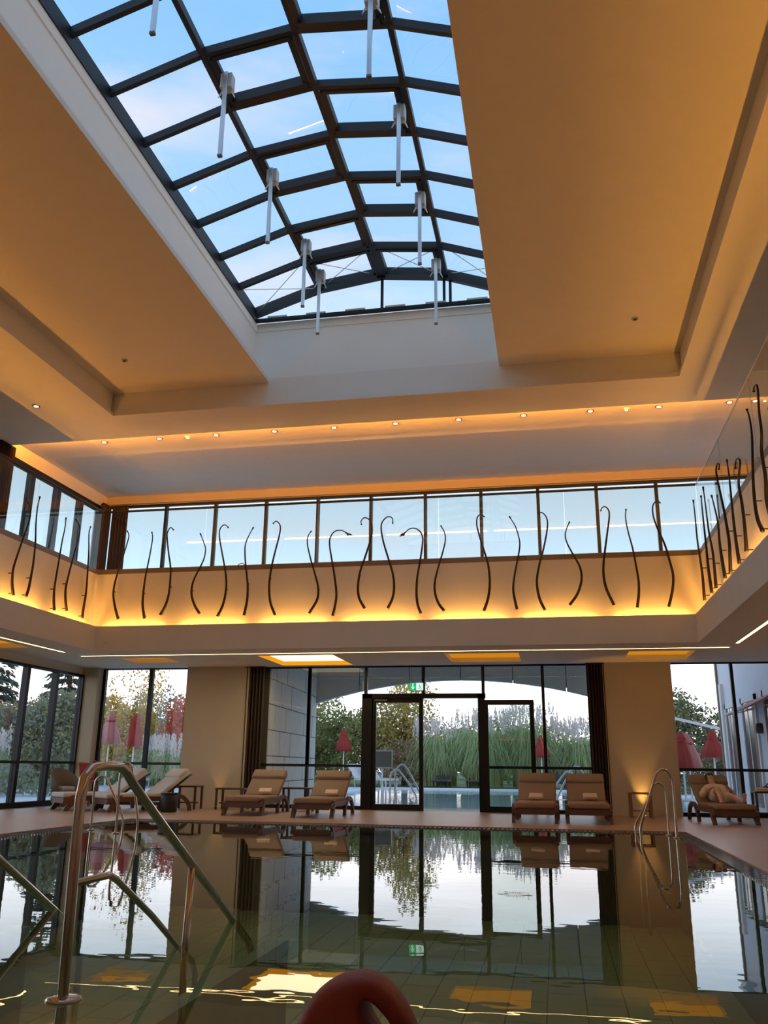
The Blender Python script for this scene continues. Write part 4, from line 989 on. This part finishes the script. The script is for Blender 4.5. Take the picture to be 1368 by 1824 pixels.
# outdoor loungers
def out_lounger(label, x, y, rz, mat, frame='white_metal', sc=1.0, group='outdoor loungers beyond the windows'):
    t = thing('garden_lounger', label, 'lounger', (x, y, GZ), rz, group=group); t.scale = (sc, sc, sc)
    box('seat', mat, t, -0.35, 0.35, 0, 1.3, 0.30, 0.36)
    MB().bar((0, 1.25, 0.33), (0, 1.85, 0.92), 0.70, 0.06, (0, 0, 1)).build('backrest', mat, t)
    for sx in (-0.30, 0.30):
        for yy in (0.12, 1.3): box('leg', frame, t, sx-0.025, sx+0.025, yy-0.025, yy+0.025, 0, 0.30)
    box('frame', frame, t, -0.36, 0.36, 0.02, 1.32, 0.26, 0.30)
out_lounger('white outdoor lounger with raised back, left of the two beside the left column', -18.6, 39.5, 0.9, 'towel_white')
out_lounger('white outdoor lounger with raised back right beside the left column', -17.6, 39.5, 0.9, 'towel_white')
out_lounger('white outdoor lounger behind the lounger left of the doors', -8.9, 44.9, 0.9, 'towel_white', sc=1.2)
out_lounger('white outdoor lounger close to the left door frame', -8.2, 44.9, 0.9, 'towel_white', sc=1.2)
out_lounger('dark outdoor lounger under the grass, left one in the doorway', -5.75, 44.5, 0, 'window_dark', 'metal_dark', 1.15)
out_lounger('dark outdoor lounger under the grass, right one in the doorway', -4.05, 44.5, 0, 'window_dark', 'metal_dark', 1.15)
out_lounger('dark outdoor lounger seen above the lounger before the right door', -0.1, 44.7, 0, 'window_dark', 'metal_dark', 1.15)
out_lounger('white outdoor lounger beyond the left windows', -18.5, 26.0, 1.6, 'towel_white')

# outdoor rails, sign board
def out_rail(x, y, label, s=1):
    t = thing('outdoor_pool_rail', label, 'handrail', (x, y, GZ), group='outdoor pool rails')
    for k in (0, 1):
        o = k*0.5
        P = smooth_path([(s*-0.35-0.25*k, o, -0.9), (s*-0.35-0.25*k, o, 0.7-0.12*k), (s*-0.28-0.25*k, o, 0.98-0.12*k), (s*-0.14-0.25*k, o, 1.08-0.15*k), (s*0.02-0.25*k, o, 0.95-0.15*k), (s*0.42-0.25*k, o, 0.25), (s*0.50-0.25*k, o, -0.1), (s*0.52-0.25*k, o, -0.9)], 4)
        MB().tube(P, 0.028, 8).build('rail', 'alu', t, True)
    MB().tube([(s*0.2, 0, 0.10), (s*0.2-0.25, 0.5, 0.10)], 0.02, 6).build('cross_bar', 'alu', t)
out_rail(-4.55, 27.2, 'bright steel rails of the outdoor pool behind the left door', 1)
out_rail(0.45, 28.0, 'bright steel rail of the outdoor pool between the right loungers', -1)
t = thing('sign_board', 'grey sign board on a pole behind the left glass door', 'sign', (-5.68, 29.0, GZ))
box('board', 'cap_metal', t, -0.33, 0.33, -0.02, 0.02, 1.0, 1.50); MB().box(-0.36, 0.36, -0.03, 0.03, 0.96, 1.0).box(-0.36, 0.36, -0.03, 0.03, 1.50, 1.54).box(-0.36, -0.33, -0.03, 0.03, 1.0, 1.5).box(0.33, 0.36, -0.03, 0.03, 1.0, 1.5).build('frame', 'alu', t)
MB().tube([(0, 0.03, -1.1), (0, 0.03, 1.2)], 0.035, 8).build('pole', 'alu', t, True)

# ---------------------------------------------------------------- planting
def leaves(center_fn, n, size, rng, stretch=(1, 1, 1)):
    m = MB()
    for _ in range(n):
        c, s = center_fn()
        d = Vector((rng.gauss(0, 1)*stretch[0], rng.gauss(0, 1)*stretch[1], rng.gauss(0, 1)*stretch[2])).normalized()
        u = d.orthogonal().normalized(); u.rotate(Matrix.Rotation(rng.uniform(0, 2*PI), 3, d)); 
        L = size*s*rng.uniform(0.7, 1.4); wd = L*0.5
        c = Vector(c); a = c - d*L*0.5; b = c + u*wd*0.5; e = c + d*L*0.5; f = c - u*wd*0.5
        m.add([a, b, e, f], [(0, 1, 2, 3)])
    return m
def tree(name, label, cat, x, y, h, rx, rz_, n, size, mat, seed, trunk=True, bark='bark', group='garden trees and shrubs', mat2=None, low=None):
    rng = random.Random(seed)
    t = thing(name, label, cat, (x, y, GZ), group=group)
    cz = h - rz_
    blobs = [(rng.gauss(0, rx*0.42), rng.gauss(0, rx*0.42), cz + rng.uniform(-0.62, 0.62)*rz_, rng.uniform(0.30, 0.55)) for _ in range(22)]
    def fn():
        b = rng.choice(blobs); v = Vector((rng.gauss(0, 1), rng.gauss(0, 1), rng.gauss(0, 1))).normalized()*rng.uniform(0.55, 1.0)
        return (b[0]+v.x*rx*b[3], b[1]+v.y*rx*b[3], max(0.05, b[2]+v.z*rz_*b[3])), 1
    leaves(fn, n, size, rng).build('foliage', mat, t)
    if mat2: leaves(fn, n//3, size, rng).build('foliage_tint', mat2, t)
    if trunk:
        MB().tube([(0, 0, -0.02), (0.05*rx, 0, cz*0.5), (-0.03*rx, 0.02, cz+0.3*rz_)], [0.05*h**0.7, 0.035*h**0.7, 0.012], 7).build('trunk', bark, t, True)
        for k in range(6):
            b = blobs[k]; MB().tube([(0, 0, cz*0.45+0.06*k), (b[0]*0.6, b[1]*0.6, b[2]*0.9), (b[0], b[1], b[2])], [0.03*h**0.5, 0.016, 0.006], 5).build('branch', bark, t, True)
    return t
def conifer(label, x, y, h, r, seed):
    rng = random.Random(seed)
    t = thing('conifer', label, 'tree', (x, y, GZ), group='dark conifers behind the left windows')
    MB().tube([(0, 0, -0.02), (0, 0, h)], [0.22, 0.03], 7).build('trunk', 'bark', t, True)
    m = MB(); tiers = 17
    for i in range(tiers):
        f = i/(tiers-1); z0 = h*(0.10+0.88*f); rr = r*(1-f)**0.85 + 0.15
        nb = max(5, int(11*(1-f)+5))
        for k in range(nb):
            a = rng.uniform(0, 2*PI); ln = rr*rng.uniform(0.75, 1.1)
            for q in range(int(14+60*(1-f))):
                u = rng.uniform(0.15, 1); px_ = ln*u; drop = -0.30*px_ + 0.10*rr*math.sin(u*3)
                sd = rng.gauss(0, 0.13+0.12*(1-u)*rr*0.4)
                c = Vector((math.cos(a)*px_ - math.sin(a)*sd, math.sin(a)*px_ + math.cos(a)*sd, z0+drop-abs(rng.gauss(0, 0.12))))
                d = Vector((math.cos(a), math.sin(a), -0.5+rng.gauss(0, 0.4))).normalized(); w_ = d.cross(Vector((rng.gauss(0, 1), rng.gauss(0, 1), 1))).normalized()
                L = 0.42*rng.uniform(0.6, 1.2)
                m.add([c-d*L*0.5, c+w_*0.065, c+d*L*0.5, c-w_*0.065], [(0, 1, 2, 3)])
    m.build('foliage', 'leaf_conifer', t)
def grass_clump(label, x, y, h, r, nb, npl, seed, plume='plume', group='tall ornamental grasses'):
    rng = random.Random(seed)
    t = thing('ornamental_grass', label, 'grass', (x, y, GZ), group=group)
    m = MB(); p = MB()
    for i in range(nb):
        a = rng.uniform(0, 2*PI); r0 = r*0.55*math.sqrt(rng.random()); bx, by = r0*math.cos(a), r0*math.sin(a)
        a2 = a + rng.gauss(0, 0.6); H = h*rng.uniform(0.35, 0.92); out = r*rng.uniform(0.3, 1.25); w = rng.uniform(0.022, 0.042)
        side = Vector((-math.sin(a2), math.cos(a2), 0)); pts = []
        for k in range(6):
            f = k/5; z = H*(math.sin(min(1, f*1.25)*PI*0.5) - (0.75*max(0, f-0.5)/0.5)**1.5*rng.uniform(0.5, 1.3)); pts.append(Vector((bx+math.cos(a2)*out*f*f, by+math.sin(a2)*out*f*f, max(0.05, z))))
        vs = []
        for k, q in enumerate(pts):
            ww = w*(1-k/5.2); vs += [q-side*ww, q+side*ww]
        m.add(vs, [(2*k, 2*k+2, 2*k+3, 2*k+1) for k in range(5)])
    for i in range(npl):
        a = rng.uniform(0, 2*PI); r0 = r*0.9*math.sqrt(rng.random()); q = Vector((r0*math.cos(a), r0*math.sin(a), h*rng.uniform(0.78, 1.02)))
        for k in range(26):
            f = rng.random(); c = q + Vector((rng.gauss(0, 0.05)*(1.2-f), rng.gauss(0, 0.05)*(1.2-f), 0.62*f-0.3))
            d = Vector((rng.gauss(0, 0.5), rng.gauss(0, 0.5), 1)).normalized(); u = d.orthogonal().normalized(); u.rotate(Matrix.Rotation(rng.uniform(0, 6.28), 3, d))
            p.add([c-d*0.09, c+u*0.022, c+d*0.09, c-u*0.022], [(0, 1, 2, 3)])
    tag(m.build('blades', 'blade', t), None, kind='stuff')
    tag(p.build('plumes', plume, t), None, kind='stuff')
grass_clump('tall plumed grass clump at the left of the open doorway', -6.1, 47.0, 3.3, 1.6, 1300, 70, 1)
grass_clump('tall plumed grass clump in the middle of the open doorway', -3.7, 46.6, 3.7, 1.7, 1500, 90, 2)
grass_clump('tall plumed grass clump behind the open right door', -1.3, 47.0, 4.0, 1.7, 1500, 90, 3)
grass_clump('tall plumed grass clump beside the right curtain', 1.2, 47.4, 3.3, 1.7, 1300, 90, 4)
grass_clump('low pale plumed grass behind the dark red parasol', -17.2, 38.0, 2.0, 1.5, 700, 80, 5)
grass_clump('pale plumed grass behind the leftmost windows', -21.0, 29.0, 2.0, 1.5, 700, 80, 6)
tree('shrub', 'green shrub between the stone wall and the red parasol', 'shrub', -14.0, 50.0, 5.0, 2.8, 2.5, 5200, 0.22, 'leaf_green', 11, mat2='leaf_olive')
tree('shrub', 'yellowish green shrub behind the red parasol left of the doors', 'shrub', -10.6, 51.0, 5.0, 2.6, 2.5, 5200, 0.22, 'leaf_olive', 12, mat2='leaf_green')
tree('tree', 'airy green tree whose twigs reach over the left door', 'tree', -8.4, 49.5, 6.4, 2.3, 2.8, 3600, 0.22, 'leaf_olive', 13, mat2='leaf_yellow')
tree('shrub', 'brownish low shrub behind the sign board', 'shrub', -7.8, 47.2, 2.6, 1.6, 1.3, 2600, 0.18, 'leaf_brown', 14, trunk=False, mat2='leaf_olive')
tree('shrub', 'dark green hedge shrub behind the plumed grasses', 'shrub', -2.8, 57.5, 4.4, 4.5, 2.2, 5200, 0.25, 'leaf_green', 15, trunk=False)
tree('tree', 'thin yellow leaved tree rising high in the left back window', 'tree', -22.0, 44.0, 7.4, 1.6, 3.2, 1500, 0.16, 'leaf_yellow', 16, bark='bark_pale')
tree('tree', 'bushy golden yellow tree behind the closed parasols at left', 'tree', -22.4, 43.0, 4.7, 2.3, 2.1, 6500, 0.20, 'leaf_yellow', 17, mat2='leaf_olive', bark='bark_pale')
tree('tree', 'grey green round tree behind the dark red parasol', 'tree', -21.5, 50.0, 5.6, 3.4, 2.8, 8000, 0.26, 'leaf_grey', 18)
tree('tree', 'red autumn tree beside the left column', 'tree', -18.1, 42.0, 4.4, 1.6, 2.0, 6500, 0.20, 'leaf_red', 19)
tree('hedge', 'green hedge below the yellow tree', 'hedge', -20.5, 41.5, 1.6, 3.6, 0.9, 5600, 0.18, 'leaf_green', 20, trunk=False)
tree('tree', 'dark green tree between the right column and the white building', 'tree', 6.3, 50.0, 5.2, 2.4, 2.3, 4600, 0.22, 'leaf_deep', 21, mat2='leaf_olive')
tree('hedge', 'dark hedge behind the parasols at the right', 'hedge', 6.6, 42.0, 2.3, 3.0, 1.3, 3600, 0.20, 'leaf_deep', 22, trunk=False, mat2='leaf_brown')
tree('tree', 'small dark tree close to the white building corner', 'tree', 9.3, 52.0, 4.6, 1.6, 1.8, 2600, 0.22, 'leaf_deep', 23)
conifer('tall dark conifer behind the second left window', -31.0, 44.0, 9.5, 2.7, 31)
conifer('tall dark conifer next to the left corner column', -27.5, 46.0, 9.5, 2.7, 32)
conifer('tall dark conifer at the left picture edge', -35.0, 45.0, 9.0, 2.7, 33)
tree('shrub', 'olive shrub below the conifers in the first left window', 'shrub', -27.5, 36.0, 4.6, 2.8, 2.3, 7500, 0.20, 'leaf_olive', 24, mat2='leaf_grey')
tree('shrub', 'brownish shrub below the conifers in the second left window', 'shrub', -22.8, 34.0, 3.9, 2.1, 2.0, 7000, 0.18, 'leaf_brown', 25, mat2='leaf_grey')
tree('shrub', 'grey green shrub near the corner in the third left window', 'shrub', -20.2, 33.0, 4.1, 1.7, 2.1, 6500, 0.18, 'leaf_grey', 26, mat2='leaf_olive')
tree('hedge', 'low grey green planting along the left windows', 'hedge', -17.5, 25.5, 1.1, 2.2, 0.7, 2600, 0.13, 'leaf_grey', 27, trunk=False, mat2='leaf_green')
# distant belt so that the horizon is closed
for k in range(9):
    xx = -66 + 15*k
    tree('tree', 'distant dark tree of the far belt, %s from the left' % ORD[k], 'tree', xx, 74+3*(k % 3), 4.6 + 0.5*(k % 2), 4.6, 2.6, 2600, 0.6, 'leaf_deep', 50+k, trunk=True, group='distant tree belt')
